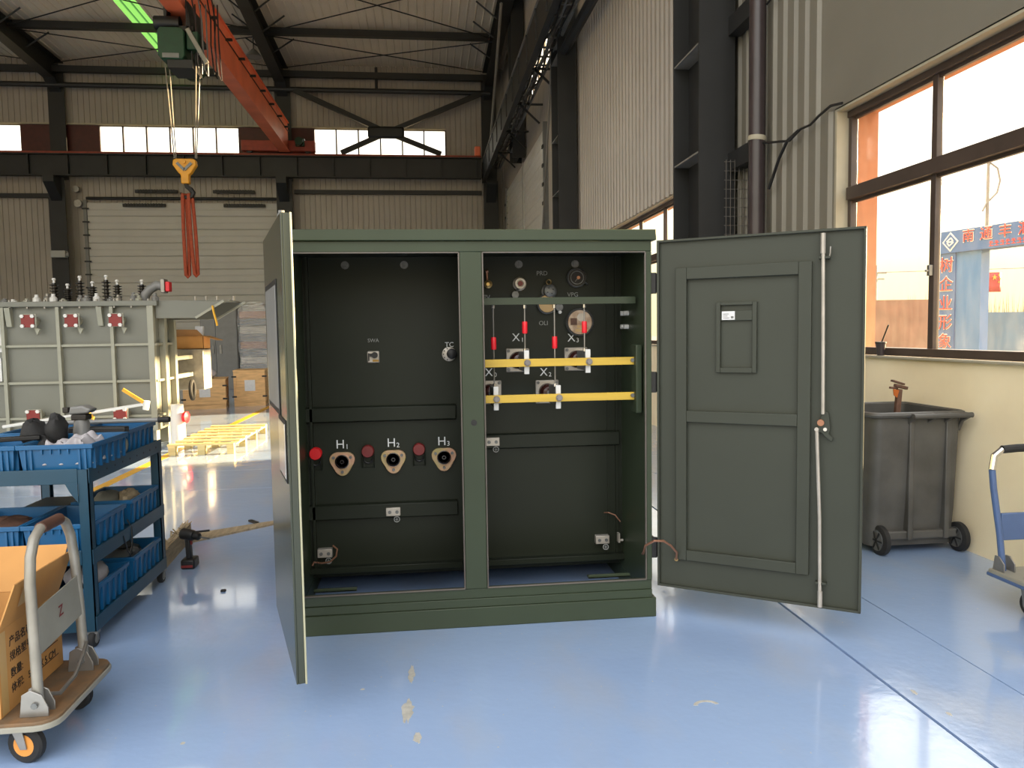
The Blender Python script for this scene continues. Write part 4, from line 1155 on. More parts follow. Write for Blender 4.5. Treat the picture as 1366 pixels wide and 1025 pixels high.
# ================================================================== LEFT FOREGROUND: blue cart with bins
ct = thing('tool_cart', 'blue three-shelf steel workshop cart holding plastic bins', 'cart', (-2.0, 4.47, 0))
CX0, CX1, CY0, CY1 = -2.36, -1.66, 3.95, 5.00
for x in (CX0, CX1 - 0.05):
    for y in (CY0, CY1 - 0.05):
        MB().box(x, x + 0.05, y, y + 0.006, 0.085, 0.905).box(x if x < -2 else x + 0.044, x + 0.006 if x < -2 else x + 0.05, y, y + 0.05, 0.085, 0.905).box(x, x + 0.05, y + 0.044, y + 0.05, 0.085, 0.905).build('leg', 'cart_blue', ct, smooth=False)
        k = MB(); h = MB()
        wheel(k, h, (x + 0.025, y + 0.025, 0.042), 0.042, 0.03)
        o = k.build('caster_wheel', 'rubber', ct); h.build('caster_hub', 'grey_metal', o)
        MB().box(x - 0.002, x + 0.052, y + 0.005, y + 0.045, 0.070, 0.090).box(x + 0.004, x + 0.008, y + 0.01, y + 0.04, 0.03, 0.075).box(x + 0.042, x + 0.046, y + 0.01, y + 0.04, 0.03, 0.075).build('caster_fork', 'grey_metal', ct, smooth=False)
for z in (0.835, 0.425, 0.085):
    s = MB().box(CX0 + 0.006, CX1 - 0.006, CY0 + 0.006, CY1 - 0.006, z + 0.055, z + 0.062).build('shelf', 'cart_blue', ct, smooth=False)
    MB().box(CX0 + 0.05, CX1 - 0.05, CY0 - 0.004, CY0 + 0.006, z, z + 0.075).box(CX0 + 0.05, CX1 - 0.05, CY1 - 0.006, CY1 + 0.004, z, z + 0.075).box(CX1 - 0.006, CX1 + 0.004, CY0, CY1, z, z + 0.075).box(CX0 - 0.004, CX0 + 0.006, CY0, CY1, z, z + 0.075).build('shelf_rail', 'cart_blue', s, bevel=0.002)
MB().prism([(-1.77, 0.84), (-1.71, 0.84), (-1.71, 0.74), (-1.745, 0.79)], 'y', 3.943, 3.949).build('gusset', 'cart_blue', ct, smooth=False)
for k in range(9):
    y = 4.06 + 0.105 * k
    MB().cyl((CX1 + 0.003, y, 0.872), (CX1 + 0.0055, y, 0.872), 0.006, 8).build('rail_hole', 'black', ct)

def tote(label, x0, x1, y0, y1, z, h=0.130, grp='blue plastic bins on the tool cart'):
    cx, cy = (x0 + x1) / 2, (y0 + y1) / 2
    r = thing('plastic_bin', label, 'bin', (cx, cy, z), group=grp)
    t = 0.008
    a = 0.012   # draft
    m = MB()
    lv = [(x0 + a, x1 - a, y0 + a, y1 - a, z), (x0, x1, y0, y1, z + h), (x0 + t, x1 - t, y0 + t, y1 - t, z + h), (x0 + a + t, x1 - a - t, y0 + a + t, y1 - a - t, z + 0.008)]
    for (p, q, u, v, zz) in lv:
        m.v += [Vector((p, u, zz)), Vector((q, u, zz)), Vector((q, v, zz)), Vector((p, v, zz))]
    for k in range(3):
        for i in range(4):
            m.f.append((4 * k + i, 4 * k + (i + 1) % 4, 4 * k + 4 + (i + 1) % 4, 4 * k + 4 + i))
    m.f.append((3, 2, 1, 0)); m.f.append((12, 13, 14, 15))
    m.build('tray', 'bin_blue', r, smooth=False)
    e = 0.009
    MB().box(x0 - e, x1 + e, y0 - e, y0, z + h - 0.022, z + h + 0.002).box(x0 - e, x1 + e, y1, y1 + e, z + h - 0.022, z + h + 0.002).box(x0 - e, x0, y0, y1, z + h - 0.022, z + h + 0.002).box(x1, x1 + e, y0, y1, z + h - 0.022, z + h + 0.002).build('rim', 'bin_blue', r, bevel=0.003)
    for i in range(3):
        for s in (0, 1):
            xx = (x0 + 0.03 + 0.028 * i) if s == 0 else (x1 - 0.03 - 0.028 * i)
            if i in (0, 1):
                MB().box(xx - 0.005, xx + 0.005, y0 - 0.004, y0 + 0.012, z + 0.004, z + h - 0.02).build('rib', 'bin_blue', r, smooth=False)
    for i in range(4):
        xx = x0 + (x1 - x0) * (0.32 + 0.12 * i)
        MB().box(xx - 0.004, xx + 0.004, y0 - 0.006, y0 + 0.004, z + h - 0.045, z + h - 0.02).build('rib', 'bin_blue', r, smooth=False)
    for i in range(6):
        yy = y0 + (y1 - y0) * (0.08 + 0.168 * i)
        MB().box(x1 - 0.012, x1 + 0.004, yy - 0.005, yy + 0.005, z + 0.004, z + h - 0.02).build('rib', 'bin_blue', r, smooth=False)
    return r
Z1, Z2, Z3 = 0.899, 0.489, 0.149
tote('blue bin at front right of the top cart shelf, holding white cloth', -1.985, -1.645, 3.965, 4.42, Z1)
tote('blue bin at front left of the top cart shelf, partly cropped', -2.345, -2.005, 3.965, 4.42, Z1)
tote('blue bin at rear right of the top cart shelf under grey pipe', -1.985, -1.675, 4.51, 4.94, Z1)
tote('blue bin at rear left of the top cart shelf behind black tools', -2.345, -2.005, 4.51, 4.94, Z1)
tote('blue bin at front right of the middle cart shelf behind trolley handle', -1.985, -1.675, 3.965, 4.42, Z2, 0.14)
tote('blue bin at front left of the middle cart shelf behind cardboard', -2.345, -2.005, 3.965, 4.42, Z2, 0.14)
tote('blue bin at rear right of the middle cart shelf holding wrapped parts', -1.985, -1.675, 4.51, 4.94, Z2, 0.14)
tote('blue bin at front right of the bottom cart shelf with red item', -1.985, -1.675, 3.965, 4.42, Z3, 0.15)
tote('blue bin at rear right of the bottom cart shelf by cart wheel', -1.985, -1.675, 4.51, 4.94, Z3, 0.15)

def lump(mb, c, rx, ry, rz, seed, rough=0.25, nu=16, nv=9):
    rnd = random.Random(seed)
    ph = [(rnd.uniform(0, 6.28), rnd.uniform(1.5, 4.5), rnd.uniform(1.5, 4.5)) for _ in range(4)]
    def fn(u, v):
        t = 2 * PI * u; p = PI * v
        k = 1 + rough * sum(math.sin(a + b * t * 1.0 // 1 * 0 + round(b) * t + c_ * p) for a, b, c_ in ph) / 4
        return (c[0] + rx * k * math.cos(t) * math.sin(p), c[1] + ry * k * math.sin(t) * math.sin(p), c[2] + rz * k * math.cos(p))
    return mb.grid(fn, nu, nv, True)
# things on the top shelf
def crumple(u, v):
    x_ = -1.93 + 0.27 * u; y_ = 3.985 + 0.36 * v
    e = min(1, 5 * min(u, 1 - u), 5 * min(v, 1 - v))
    h = 0.045 * math.sin(9 * u + 4 * v) + 0.035 * math.sin(17 * v - 7 * u + 1) + 0.022 * math.sin(31 * u + 11 * v) + 0.015 * math.sin(47 * v + 23 * u)
    return (x_ + 0.015 * math.sin(20 * v), y_ + 0.015 * math.sin(22 * u), Z1 + 0.03 + e * (0.10 + 0.32 * h))
tag(MB().grid(crumple, 40, 40).build('cleaning_cloth', 'cloth_white', None, solid=0.004), 'crumpled white cloth in the front top bin', 'cloth')
gl = thing('work_gloves', 'black bunched work gloves on top of the front bins', 'gloves', (-2.02, 4.25, Z1 + 0.01))
lump(MB(), (-2.05, 4.26, Z1 + 0.15), 0.062, 0.075, 0.075, 11, 0.3).build('glove', 'rubber', gl)
lump(MB(), (-1.955, 4.30, Z1 + 0.16), 0.055, 0.07, 0.085, 12, 0.3).build('glove', 'rubber', gl)
lump(MB(), (-1.99, 4.20, Z1 + 0.08), 0.07, 0.09, 0.065, 13, 0.3).build('glove_cuff', 'rubber', gl)
im = thing('impact_wrench', 'grey handled power tool standing among the top bins', 'power tool', (-1.87, 4.40, Z1 + 0.01))
MB().lathe([(0.055, 0.0), (0.050, 0.08), (0.036, 0.20), (0.034, 0.215)], (-1.885, 4.44, Z1 + 0.012), (0, 0, 1), 16).build('handle', 'grey_metal', im)
MB().box(-1.925, -1.845, 4.40, 4.48, Z1 + 0.205, Z1 + 0.235).build('collar', 'print_dark', im, bevel=0.006)
MB().prism([(-1.935, Z1 + 0.235), (-1.835, Z1 + 0.240), (-1.812, Z1 + 0.262), (-1.86, Z1 + 0.285), (-1.925, Z1 + 0.280)], 'y', 4.395, 4.485).build('head', 'grey_metal', im, bevel=0.01)
MB().box(-1.975, -1.945, 4.42, 4.45, Z1 + 0.245, Z1 + 0.275).build('nose', 'print_dark', im, bevel=0.004)
pr = thing('steel_pipe', 'long grey pipe lying across the rear top bins', 'pipe', (-1.9, 4.85, Z1 + 0.132))
MB().cyl((-2.34, 4.86, Z1 + 0.146), (-1.56, 4.80, Z1 + 0.155), 0.014, 10).build('shaft', 'grey_metal', pr)
MB().cyl((-1.60, 4.803, Z1 + 0.155), (-1.535, 4.797, Z1 + 0.156), 0.018, 10).build('end_cap', 'rubber', pr)
tag(MB().bar((-2.33, 4.05, Z1 + 0.143), (-1.98, 4.18, Z1 + 0.146), 0.05, 0.022).build('black_strap', 'black', None, bevel=0.004), 'flat black strap lying over the front top bins', 'strap')
tag(MB().bar((-1.96, 4.47, Z1 + 0.145), (-1.655, 4.46, Z1 + 0.140), 0.06, 0.035).build('rubber_block', 'black', None, bevel=0.006), 'black rubber block bridging the two right top bins', 'block')
tag(lump(MB(), (-1.70, 4.465, Z1 + 0.055), 0.045, 0.035, 0.055, 21, 0.2).build('rag', 'trolley_panel'), 'beige rag wedged between the two right top bins', 'rag')
# middle shelf
tl = thing('tool_case', 'yellow and black tool set at rear of the middle shelf', 'tool case', (-2.17, 4.72, Z2 + 0.002))
MB().box(-2.345, -2.02, 4.50, 4.93, Z2 + 0.002, Z2 + 0.05).build('case', 'bin_blue', tl, bevel=0.006)
MB().box(-2.30, -2.03, 4.52, 4.86, Z2 + 0.05, Z2 + 0.11).build('holder', 'black', tl, bevel=0.02)
MB().box(-2.31, -2.22, 4.505, 4.53, Z2 + 0.055, Z2 + 0.105).box(-2.20, -2.16, 4.505, 4.53, Z2 + 0.065, Z2 + 0.11).box(-2.15, -2.03, 4.505, 4.53, Z2 + 0.055, Z2 + 0.085).build('grips', 'tool_yellow', tl, bevel=0.008)
tag(lump(MB(), (-1.88, 4.70, Z2 + 0.115), 0.07, 0.12, 0.045, 31, 0.3).build('wrapped_parts', 'trolley_panel'), 'dusty film-wrapped parts in the rear middle bin', 'parts')
tag(lump(MB(), (-1.76, 4.72, Z2 + 0.12), 0.055, 0.09, 0.045, 32, 0.35).build('wrapped_parts', 'wood_pale'), 'tan wrapped parts beside the dusty ones in middle bin', 'parts')
tag(lump(MB(), (-2.17, 4.2, Z2 + 0.10), 0.10, 0.14, 0.035, 33, 0.4).build('bolt_pile', 'rust', None), 'rusty fasteners heaped in the front middle bin', 'fasteners')
tag(MB().tube([(-1.68, 4.46, Z2 + 0.04), (-1.655, 4.45, Z2 + 0.0), (-1.65, 4.44, Z2 - 0.09), (-1.648, 4.40, Z2 - 0.15), (-1.65, 4.36, Z2 - 0.10), (-1.655, 4.33, Z2 - 0.02)], 0.004, 6).build('hanging_wire', 'black'), 'thin black wire loop hanging off the middle shelf', 'wire')
# bottom shelf
tag(lump(MB(), (-1.84, 4.72, Z3 + 0.12), 0.10, 0.15, 0.035, 41, 0.5).build('metal_offcuts', 'grey_metal'), 'grey metal scraps in the rear bottom bin', 'scraps')
tag(MB().bar((-1.90, 4.80, Z3 + 0.15), (-1.75, 4.62, Z3 + 0.20), 0.06, 0.05).build('black_tool', 'black', None, bevel=0.01), 'black tool sticking up in the rear bottom bin', 'tool')
tag(lump(MB(), (-1.80, 4.20, Z3 + 0.15), 0.10, 0.14, 0.07, 42, 0.3).build('plastic_bag', 'cloth_white'), 'translucent bag in the front bottom bin', 'bag')
tag(lump(MB(), (-1.90, 4.03, Z3 + 0.155), 0.035, 0.03, 0.045, 43, 0.2).build('red_cap_piece', 'red_cap'), 'small red item at front of the bottom bin', 'cap')

# ---------------- platform trolley with cardboard carton
pt = thing('platform_trolley', 'worn platform trolley with bent steel handle at left edge', 'trolley', (-1.8, 3.1, 0))
def rr_deck(z, g=0):
    return [(x, y) for x, y in rrect(-1.79, 3.10, 0.44 + g, 0.275 + g, 0.07, 5)]
MB().prism(rr_deck(0), 'z', 0.158, 0.182).build('deck', 'deck_worn', pt, bevel=0.004)
dk = MB(); dk.prism([(x, y) for x, y in rrect(-1.79, 3.10, 0.446, 0.281, 0.074, 5)], 'z', 0.148, 0.170); dk.build('deck_rim', 'trolley_panel', pt, bevel=0.004)
HX = -1.43
ya, yb_ = 2.895, 3.275
hnd = [(HX, ya, 0.20), (HX - 0.005, ya + 0.005, 0.45), (HX - 0.012, ya + 0.012, 0.66), (HX - 0.014, ya + 0.03, 0.755), (HX - 0.015, ya + 0.065, 0.815), (HX - 0.015, ya + 0.115, 0.842)]
hnd2 = [(q[0], ya + yb_ - q[1] , q[2]) for q in reversed(hnd)]
MB().tube(hnd + hnd2, 0.0185, 12).build('handle', 'trolley_steel', pt)
MB().tube([hnd[-1], hnd2[0]], 0.0225, 12).build('grip', 'grip', pt)
MB().quad((HX + 0.012, ya + 0.01, 0.40), (HX + 0.006, yb_ - 0.01, 0.42), (HX - 0.002, yb_ - 0.012, 0.585), (HX + 0.006, ya + 0.012, 0.565)).build('handle_panel', 'trolley_panel', pt, smooth=False, solid=0.004)
pm = TM((HX + 0.012, 3.075, 0.50), (-0.02, 1, 0.05), (-0.03, 0, 1))
text('panel_marks', 'Z', 0.06, pm, 'red_cap_dull', pt)
MB().tube([(HX + 0.02, ya + 0.03, 0.24), (HX + 0.035, 2.98, 0.215), (HX + 0.045, 3.085, 0.235), (HX + 0.035, 3.19, 0.28), (HX + 0.02, yb_ - 0.02, 0.30)], 0.008, 8).build('release_rod', 'galv', pt)
for y in (ya, yb_):
    for s in (-0.028, 0.022):
        MB().prism([(HX - 0.055, 0.182), (HX + 0.045, 0.182), (HX + 0.045, 0.215), (HX + 0.025, 0.262), (HX - 0.015, 0.282), (HX - 0.045, 0.265)], 'y', y + s, y + s + 0.006).build('hinge_bracket', 'galv', pt, bevel=0.002)
    MB().cyl((HX, y - 0.036, 0.225), (HX, y + 0.036, 0.225), 0.012, 8).build('hinge_bolt', 'gauge_grey', pt)
for x in (-1.48, -2.10):
    for y in (2.90, 3.30):
        t_, h_ = MB(), MB()
        ax = (0.25, 1, 0) if x > -1.8 else (0, 1, 0)
        wheel(t_, h_, (x, y, 0.070), 0.070, 0.036, ax)
        o = t_.build('wheel', 'rubber', pt); h_.build('wheel_hub', 'hub_orange', o)
        for sy in (-0.030, 0.024):
            MB().prism([(x - 0.045, 0.15), (x - 0.005, 0.15), (x + 0.012, 0.06), (x - 0.012, 0.06)], 'y', y + sy, y + sy + 0.006).build('caster_fork', 'galv', pt, bevel=0.002)

bxn = thing('cardboard_carton', 'open cardboard carton with printed lines on the platform trolley', 'carton', (-1.8, 3.11, 0.183))
X0, X1, Y0, Y1, ZA, ZC = -2.14, -1.545, 2.865, 3.345, 0.183, 0.50
t = 0.006
def wall_(name, *a, m='cardboard', par=bxn):
    return MB().box(*a).build(name, m, par, smooth=False)
fr = wall_('side_wall', X1 - t, X1, Y0, Y1, ZA, ZC)
wall_('side_wall', X0, X0 + t, Y0, Y1, ZA, ZC)
wall_('side_wall', X0 + t, X1 - t, Y0, Y0 + t, ZA, ZC)
wall_('side_wall', X0 + t, X1 - t, Y1 - t, Y1, ZA, ZC)
wall_('bottom', X0 + t, X1 - t, Y0 + t, Y1 - t, ZA, ZA + t)
def flap(a, b, d, m='cardboard'):
    a, b, d = Vector(a), Vector(b), Vector(d)
    return MB().quad(a, b, b + d, a + d).build('flap', m, bxn, smooth=False, solid=0.005)
flap((X1, Y0 + 0.01, ZC), (X1, Y1 - 0.01, ZC), (0.055, 0.02, 0.165))
flap((X0, Y0 + 0.01, ZC), (X0, Y1 - 0.01, ZC), (0.10, 0.0, 0.16), 'cardboard_in')
flap((X0 + 0.01, Y1, ZC), (X1 - 0.01, Y1, ZC), (0.0, 0.12, 0.16), 'cardboard')
flap((X0 + 0.01, Y0, ZC), (X1 - 0.01, Y0, ZC), (0.0, -0.10, 0.10), 'cardboard')
MB().quad((X1 + 0.0012, Y0 + 0.01, ZA + 0.005), (X1 + 0.0012, Y0 + 0.055, ZA + 0.005), (X1 + 0.0012, Y0 + 0.055, ZC - 0.01), (X1 + 0.0012, Y0 + 0.01, ZC - 0.01)).build('tape', 'tape', bxn, smooth=False)
MB().quad((X1 + 0.0262, Y0 + 0.10, ZC + 0.06), (X1 + 0.0262, Y0 + 0.15, ZC + 0.06), (X1 + 0.0495, Y0 + 0.15, ZC + 0.13), (X1 + 0.0495, Y0 + 0.10, ZC + 0.13)).build('tape', 'tape', bxn, smooth=False)
for i, (s_, z) in enumerate((('产品名称:', 0.435), ('规格型号:', 0.378), ('数量:', 0.315), ('体积:', 0.258))):
    text('printed_line', s_, 0.040, TM((X1 + 0.0022, Y0 + 0.075, z), (0, 1, 0)), 'print_dark', bxn, align='LEFT')
    MB().box(X1 + 0.0012, X1 + 0.0022, Y0 + 0.245, Y1 - 0.04, z - 0.018, z - 0.015).build('printed_rule', 'print_dark', bxn, smooth=False)
text('printed_line', '50X  X 5 CM', 0.040, TM((X1 + 0.0022, Y0 + 0.195, 0.258), (0, 1, 0)), 'print_dark', bxn, align='LEFT')

# ---------------- cordless drill on the floor
dl_ = thing('cordless_drill', 'black cordless drill standing on its battery on the floor', 'drill', (-1.60, 5.28, 0))
MB().box(-1.645, -1.555, 5.22, 5.34, 0.0, 0.065).build('battery', 'black', dl_, bevel=0.012)
MB().box(-1.640, -1.565, 5.215, 5.222, 0.015, 0.03).build('battery_stripe', 'red_cap_dull', dl_, smooth=False)
MB().bar((-1.60, 5.28, 0.06), (-1.607, 5.28, 0.20), 0.034, 0.05, (0, 1, 0)).build('handle', 'black', dl_, bevel=0.008)
MB().lathe([(0.030, -0.055), (0.038, -0.045), (0.038, 0.02), (0.034, 0.035), (0.026, 0.04), (0.025, 0.075), (0.014, 0.085)], (-1.60, 5.28, 0.222), (0.93, -0.25, -0.16), 18).build('motor_housing', 'black', dl_)
MB().cyl((-1.525, 5.26, 0.208), (-1.455, 5.242, 0.198), 0.006, 8).build('drill_bit', 'gauge_grey', dl_)
MB().cyl((-1.57, 5.29, 0.235), (-1.47, 5.30, 0.240), 0.007, 8).build('belt_hook', 'rubber', dl_)
MB().box(-1.590, -1.578, 5.268, 5.292, 0.155, 0.185).build('trigger', 'red_cap_dull', dl_, bevel=0.003)

pk = thing('timber_beam', 'rough pale timber lying on edge behind the tool cart', 'timber', (-1.82, 5.55, 0))
MB().prism([(-1.79, 5.10), (-1.74, 5.10), (-1.805, 6.02), (-1.865, 6.02)], 'z', 0.0, 0.125).build('beam', 'wood_pale', pk, smooth=False)
rnd = random.Random(5)
for k in range(40):
    f = rnd.random()
    x = -1.765 - 0.07 * f + rnd.uniform(-0.025, 0.025); y = 5.10 + 0.92 * f
    l = rnd.uniform(0.015, 0.05); a = rnd.uniform(0, 6.28)
    MB().bar((x, y, 0.125), (x + l * math.cos(a), y + l * math.sin(a), 0.125 + rnd.uniform(0.004, 0.03)), 0.008, 0.004).build('splinter', 'wood_pale', pk, smooth=False)
tag(MB().prism([(-1.80, 5.88), (-1.26, 6.35), (-1.24, 6.48), (-1.84, 6.14)], 'z', 0.0, 0.014).build('wood_board', 'wood_pale', None, smooth=False), 'thin pale board lying flat behind the drill', 'board')
tag(MB().bar((-1.48, 6.52, 0.008), (-1.40, 6.42, 0.008), 0.03, 0.016).build('wood_chip', 'print_dark', None, smooth=False), 'small dark offcut on the floor beyond the drill', 'offcut')
tag(MB().box(-1.262, -1.232, 4.72, 4.745, 0, 0.012).build('bolt_nut', 'black', None, bevel=0.004), 'small dark nut lying on floor near the left door', 'nut')
# ================================================================== BACKGROUND: grey power transformer
tk = thing('power_transformer', 'large grey-green power transformer tank with ribs and bushings', 'transformer', (-6.5, 11.75, 0))
TY, TY2 = 11.2, 12.0
MB().box(-9.6, -3.74, TY, TY2, 0.25, 1.99).build('tank', 'tank_grey', tk, smooth=False)
MB().box(-9.68, -3.66, TY - 0.08, TY2 + 0.08, 1.99, 2.06).build('top_flange', 'tank_grey', tk, bevel=0.005)
for y in (11.30, 11.80):
    MB().box(-9.5, -3.8, y, y + 0.14, 0.0, 0.25).build('skid_beam', 'tank_light', tk, smooth=False)
for x in (-8.5, -7.8, -7.1, -6.4, -5.68, -4.97, -4.27):
    MB().box(x - 0.022, x + 0.022, TY - 0.07, TY, 0.28, 1.985).build('vertical_rib', 'tank_light', tk, smooth=False)
MB().box(-3.80, -3.72, TY - 0.07, TY + 0.02, 0.25, 1.99).build('vertical_rib', 'tank_light', tk, smooth=False)
for z in (1.455, 0.948, 0.46):
    MB().box(-9.6, -3.70, TY - 0.05, TY, z - 0.016, z + 0.016).build('horizontal_rib', 'tank_light', tk, smooth=False)
    MB().box(-3.74, -3.69, TY, TY2, z - 0.016, z + 0.016).build('horizontal_rib', 'tank_light', tk, smooth=False)
MB().box(-3.74, -3.66, 11.40, 11.5, 0.3, 1.85).box(-3.74, -3.66, 11.82, 11.92, 0.3, 1.85).build('side_rib', 'tank_light', tk, smooth=False)
for k in range(26):
    x = -9.4 + k * 0.225
    MB().cyl((x, TY - 0.055, 1.965), (x, TY - 0.055, 2.085), 0.018, 6).build('flange_bolt', 'galv', tk)
for z in (1.795, 0.50):
    for x in (-8.1, -7.0, -5.86 if z > 1 else -6.4, -5.31, -4.755, -4.185):
        v = MB().box(x - 0.085, x + 0.085, TY - 0.16, TY - 0.145, z - 0.085, z + 0.085).build('valve_cover', 'valve_red', tk, bevel=0.004)
        MB().box(x - 0.075, x + 0.105, TY - 0.145, TY - 0.125, z - 0.09, z + 0.095).build('valve_flange', 'tank_light', v, bevel=0.004)
        MB().cyl((x + 0.02, TY - 0.13, z), (x + 0.02, TY, z), 0.07, 14).build('valve_neck', 'tank_light', v)
        for sx in (-1, 1):
            for sz in (-1, 1):
                MB().cyl((x + sx * 0.066, TY - 0.18, z + sz * 0.066), (x + sx * 0.066, TY - 0.155, z + sz * 0.066), 0.026, 6).build('valve_nut', 'white_paint', v)
        MB().prism([(x + 0.05, z - 0.08), (x + 0.13, z - 0.11), (x + 0.09, z - 0.19)], 'y', TY - 0.11, TY - 0.08).build('valve_lever', 'tank_light', v, smooth=False)
for i, (x, h) in enumerate(((-5.25, 0.36), (-5.07, 0.28), (-4.90, 0.39), (-4.73, 0.31), (-4.54, 0.40), (-4.39, 0.33), (-4.05, 0.33), (-8.2, 0.4), (-7.6, 0.4), (-7.0, 0.4))):
    y = 11.72
    b = MB()
    n = 6
    pf = [(0.045, 0)]
    for k in range(n):
        z = 0.03 + (h - 0.10) * k / n
        pf += [(0.030, z), (0.062, z + 0.012), (0.062, z + 0.018), (0.030, z + 0.026)]
    pf += [(0.028, h - 0.07), (0.0, h - 0.068)]
    b.lathe(pf, (x, y, 2.06), (0, 0, 1), 14)
    o = b.build('bushing', 'bushing_black', tk)
    MB().cyl((x, y, 2.06 + h - 0.07), (x, y, 2.06 + h - 0.02), 0.016, 8).lathe([(0.024, 0), (0.028, 0.01), (0.02, 0.03)], (x, y, 2.06 + h - 0.03), (0, 0, 1), 8).build('bushing_terminal', 'white_paint', o)
    MB().cyl((x, y, 2.055), (x, y, 2.085), 0.07, 12).build('bushing_foot', 'tank_light', o)
# clutter of fittings on the lid
rnd = random.Random(8)
for k in range(16):
    x = -5.9 + 2.1 * k / 15 + rnd.uniform(-0.04, 0.04)
    h = rnd.uniform(0.04, 0.13)
    MB().lathe([(0.05, 0), (0.05, h * 0.5), (0.025, h * 0.7), (0.025, h)], (x, rnd.uniform(11.25, 11.45), 2.06), (0, 0, 1), 10).build('lid_fitting', rnd.choice(['tank_light', 'grey_metal', 'galv', 'white_paint']), tk)
MB().tube([(-3.95, 11.5, 2.06), (-3.93, 11.5, 2.16), (-3.86, 11.5, 2.24), (-3.77, 11.5, 2.29), (-3.70, 11.5, 2.28)], 0.065, 12).build('oil_elbow', 'grey_metal', tk)
MB().box(-3.70, -3.64, 11.42, 11.58, 2.18, 2.38).build('gas_relay', 'galv', tk, bevel=0.01)
MB().box(-3.64, -3.58, 11.44, 11.56, 2.20, 2.34).build('relay_cap', 'red_sleeve', tk, bevel=0.01)
MB().tube([(-4.02 + 0.05 * math.cos(t_), 11.4, 2.10 + 0.06 * math.sin(t_)) for t_ in [PI * k / 8 for k in range(9)]], 0.012, 6).build('lifting_eye', 'tank_light', tk)
for x in (-5.60, -4.42):
    MB().prism([(TY - 0.10, 1.98), (TY, 1.98), (TY, 1.72), (TY - 0.05, 1.72)], 'x', x - 0.035, x + 0.035).build('lifting_lug', 'tank_light', tk, bevel=0.004)
MB().prism([(-3.70, 2.055), (-2.77, 2.04), (-3.16, 1.815), (-3.70, 1.815)], 'y', 11.20, 11.24).build('gusset_tray', 'tank_grey', tk, smooth=False)
MB().prism([(-3.70, 2.055), (-2.60, 2.04), (-3.02, 1.80), (-3.70, 1.80)], 'y', 11.75, 11.79).build('gusset_tray', 'tank_grey', tk, smooth=False)
MB().box(-3.70, -2.70, 11.20, 11.79, 2.05, 2.06).build('tray_plate', 'tank_grey', tk, smooth=False)
MB().bar((-2.78, 11.19, 2.05), (-3.17, 11.19, 1.815), 0.02, 0.03).bar((-2.61, 11.74, 2.05), (-3.03, 11.74, 1.80), 0.02, 0.03).build('tray_edge', 'tank_light', tk, smooth=False)
for x in (-3.25, -3.1, -2.95, -2.72):
    MB().cyl((x, 11.5, 2.06), (x, 11.5, 2.13), 0.018, 6).build('tray_bolt', 'galv', tk)
MB().tube([(-2.93, 11.17, 1.98), (-2.91, 11.15, 1.88), (-2.88, 11.15, 1.76), (-2.87, 11.15, 1.70)], 0.016, 6).build('yellow_strap', 'line_yellow', tk)
MB().box(-5.95, -5.72, TY - 0.015, TY, 1.38, 1.82).build('name_plate', 'paper', tk, smooth=False)
MB().box(-5.78, -5.74, TY - 0.03, TY, 0.98, 1.30).build('level_glass', 'white_paint', tk, smooth=False)
# control box on brackets at the end of the tank
MB().box(-3.80, -3.72, 12.0, 12.9, 1.20, 1.26).box(-3.80, -3.72, 12.0, 12.9, 0.92, 0.98).build('box_bracket', 'tank_light', tk, smooth=False)
cbx = MB().box(-3.96, -3.56, 12.9, 13.35, 0.69, 1.35).build('control_box', 'plate_metal', tk, bevel=0.01)
MB().box(-3.565, -3.552, 12.95, 13.12, 1.05, 1.25).box(-3.565, -3.552, 12.97, 13.10, 0.78, 0.92).build('box_label', 'paper', cbx, smooth=False)
MB().lathe([(0.10, 0), (0.10, 0.42), (0.085, 0.46), (0.085, 0.60), (0.0, 0.60)], (-3.49, 11.25, 0), (0, 0, 1), 16).build('oil_drum_leg', 'white_paint', tk)
MB().lathe([(0.05, 0), (0.08, 0.02), (0.08, 0.06), (0.03, 0.08)], (-3.40, 11.2, 0.42), (1, -0.2, 0), 12).build('drain_valve', 'red_sleeve', tk)
MB().tube([(-3.62 + 0.0 * k, 12.45 + 0.10 * math.cos(2 * PI * k / 16), 0.72 + 0.14 * math.sin(2 * PI * k / 16)) for k in range(16)], 0.03, 8, True).build('hose_coil', 'rubber', tk)

pole = thing('white_pole', 'slanting white pole with yellow tape in front of the transformer', 'pole', (-4.0, 10.75, 0))
MB().cyl((-5.55, 10.75, 0.40), (-3.72, 10.75, 0.66), 0.022, 10).build('shaft', 'white_paint', pole)
MB().cyl((-3.74, 10.75, 0.58), (-3.72, 10.75, 0.70), 0.04, 10).build('collar', 'white_paint', pole)
MB().bar((-3.76, 10.74, 0.68), (-4.02, 10.74, 0.86), 0.02, 0.045).build('yellow_tape', 'line_yellow', pole, smooth=False)
MB().tube([(-4.42, 10.72, 0.44), (-4.40, 10.71, 0.50), (-4.44, 10.70, 0.55), (-4.52, 10.70, 0.57)], 0.02, 6).build('yellow_loop', 'line_yellow', pole)
MB().box(-4.75, -4.6, 10.7, 10.8, 0.0, 0.50).build('pole_stand', 'tank_light', pole, smooth=False)

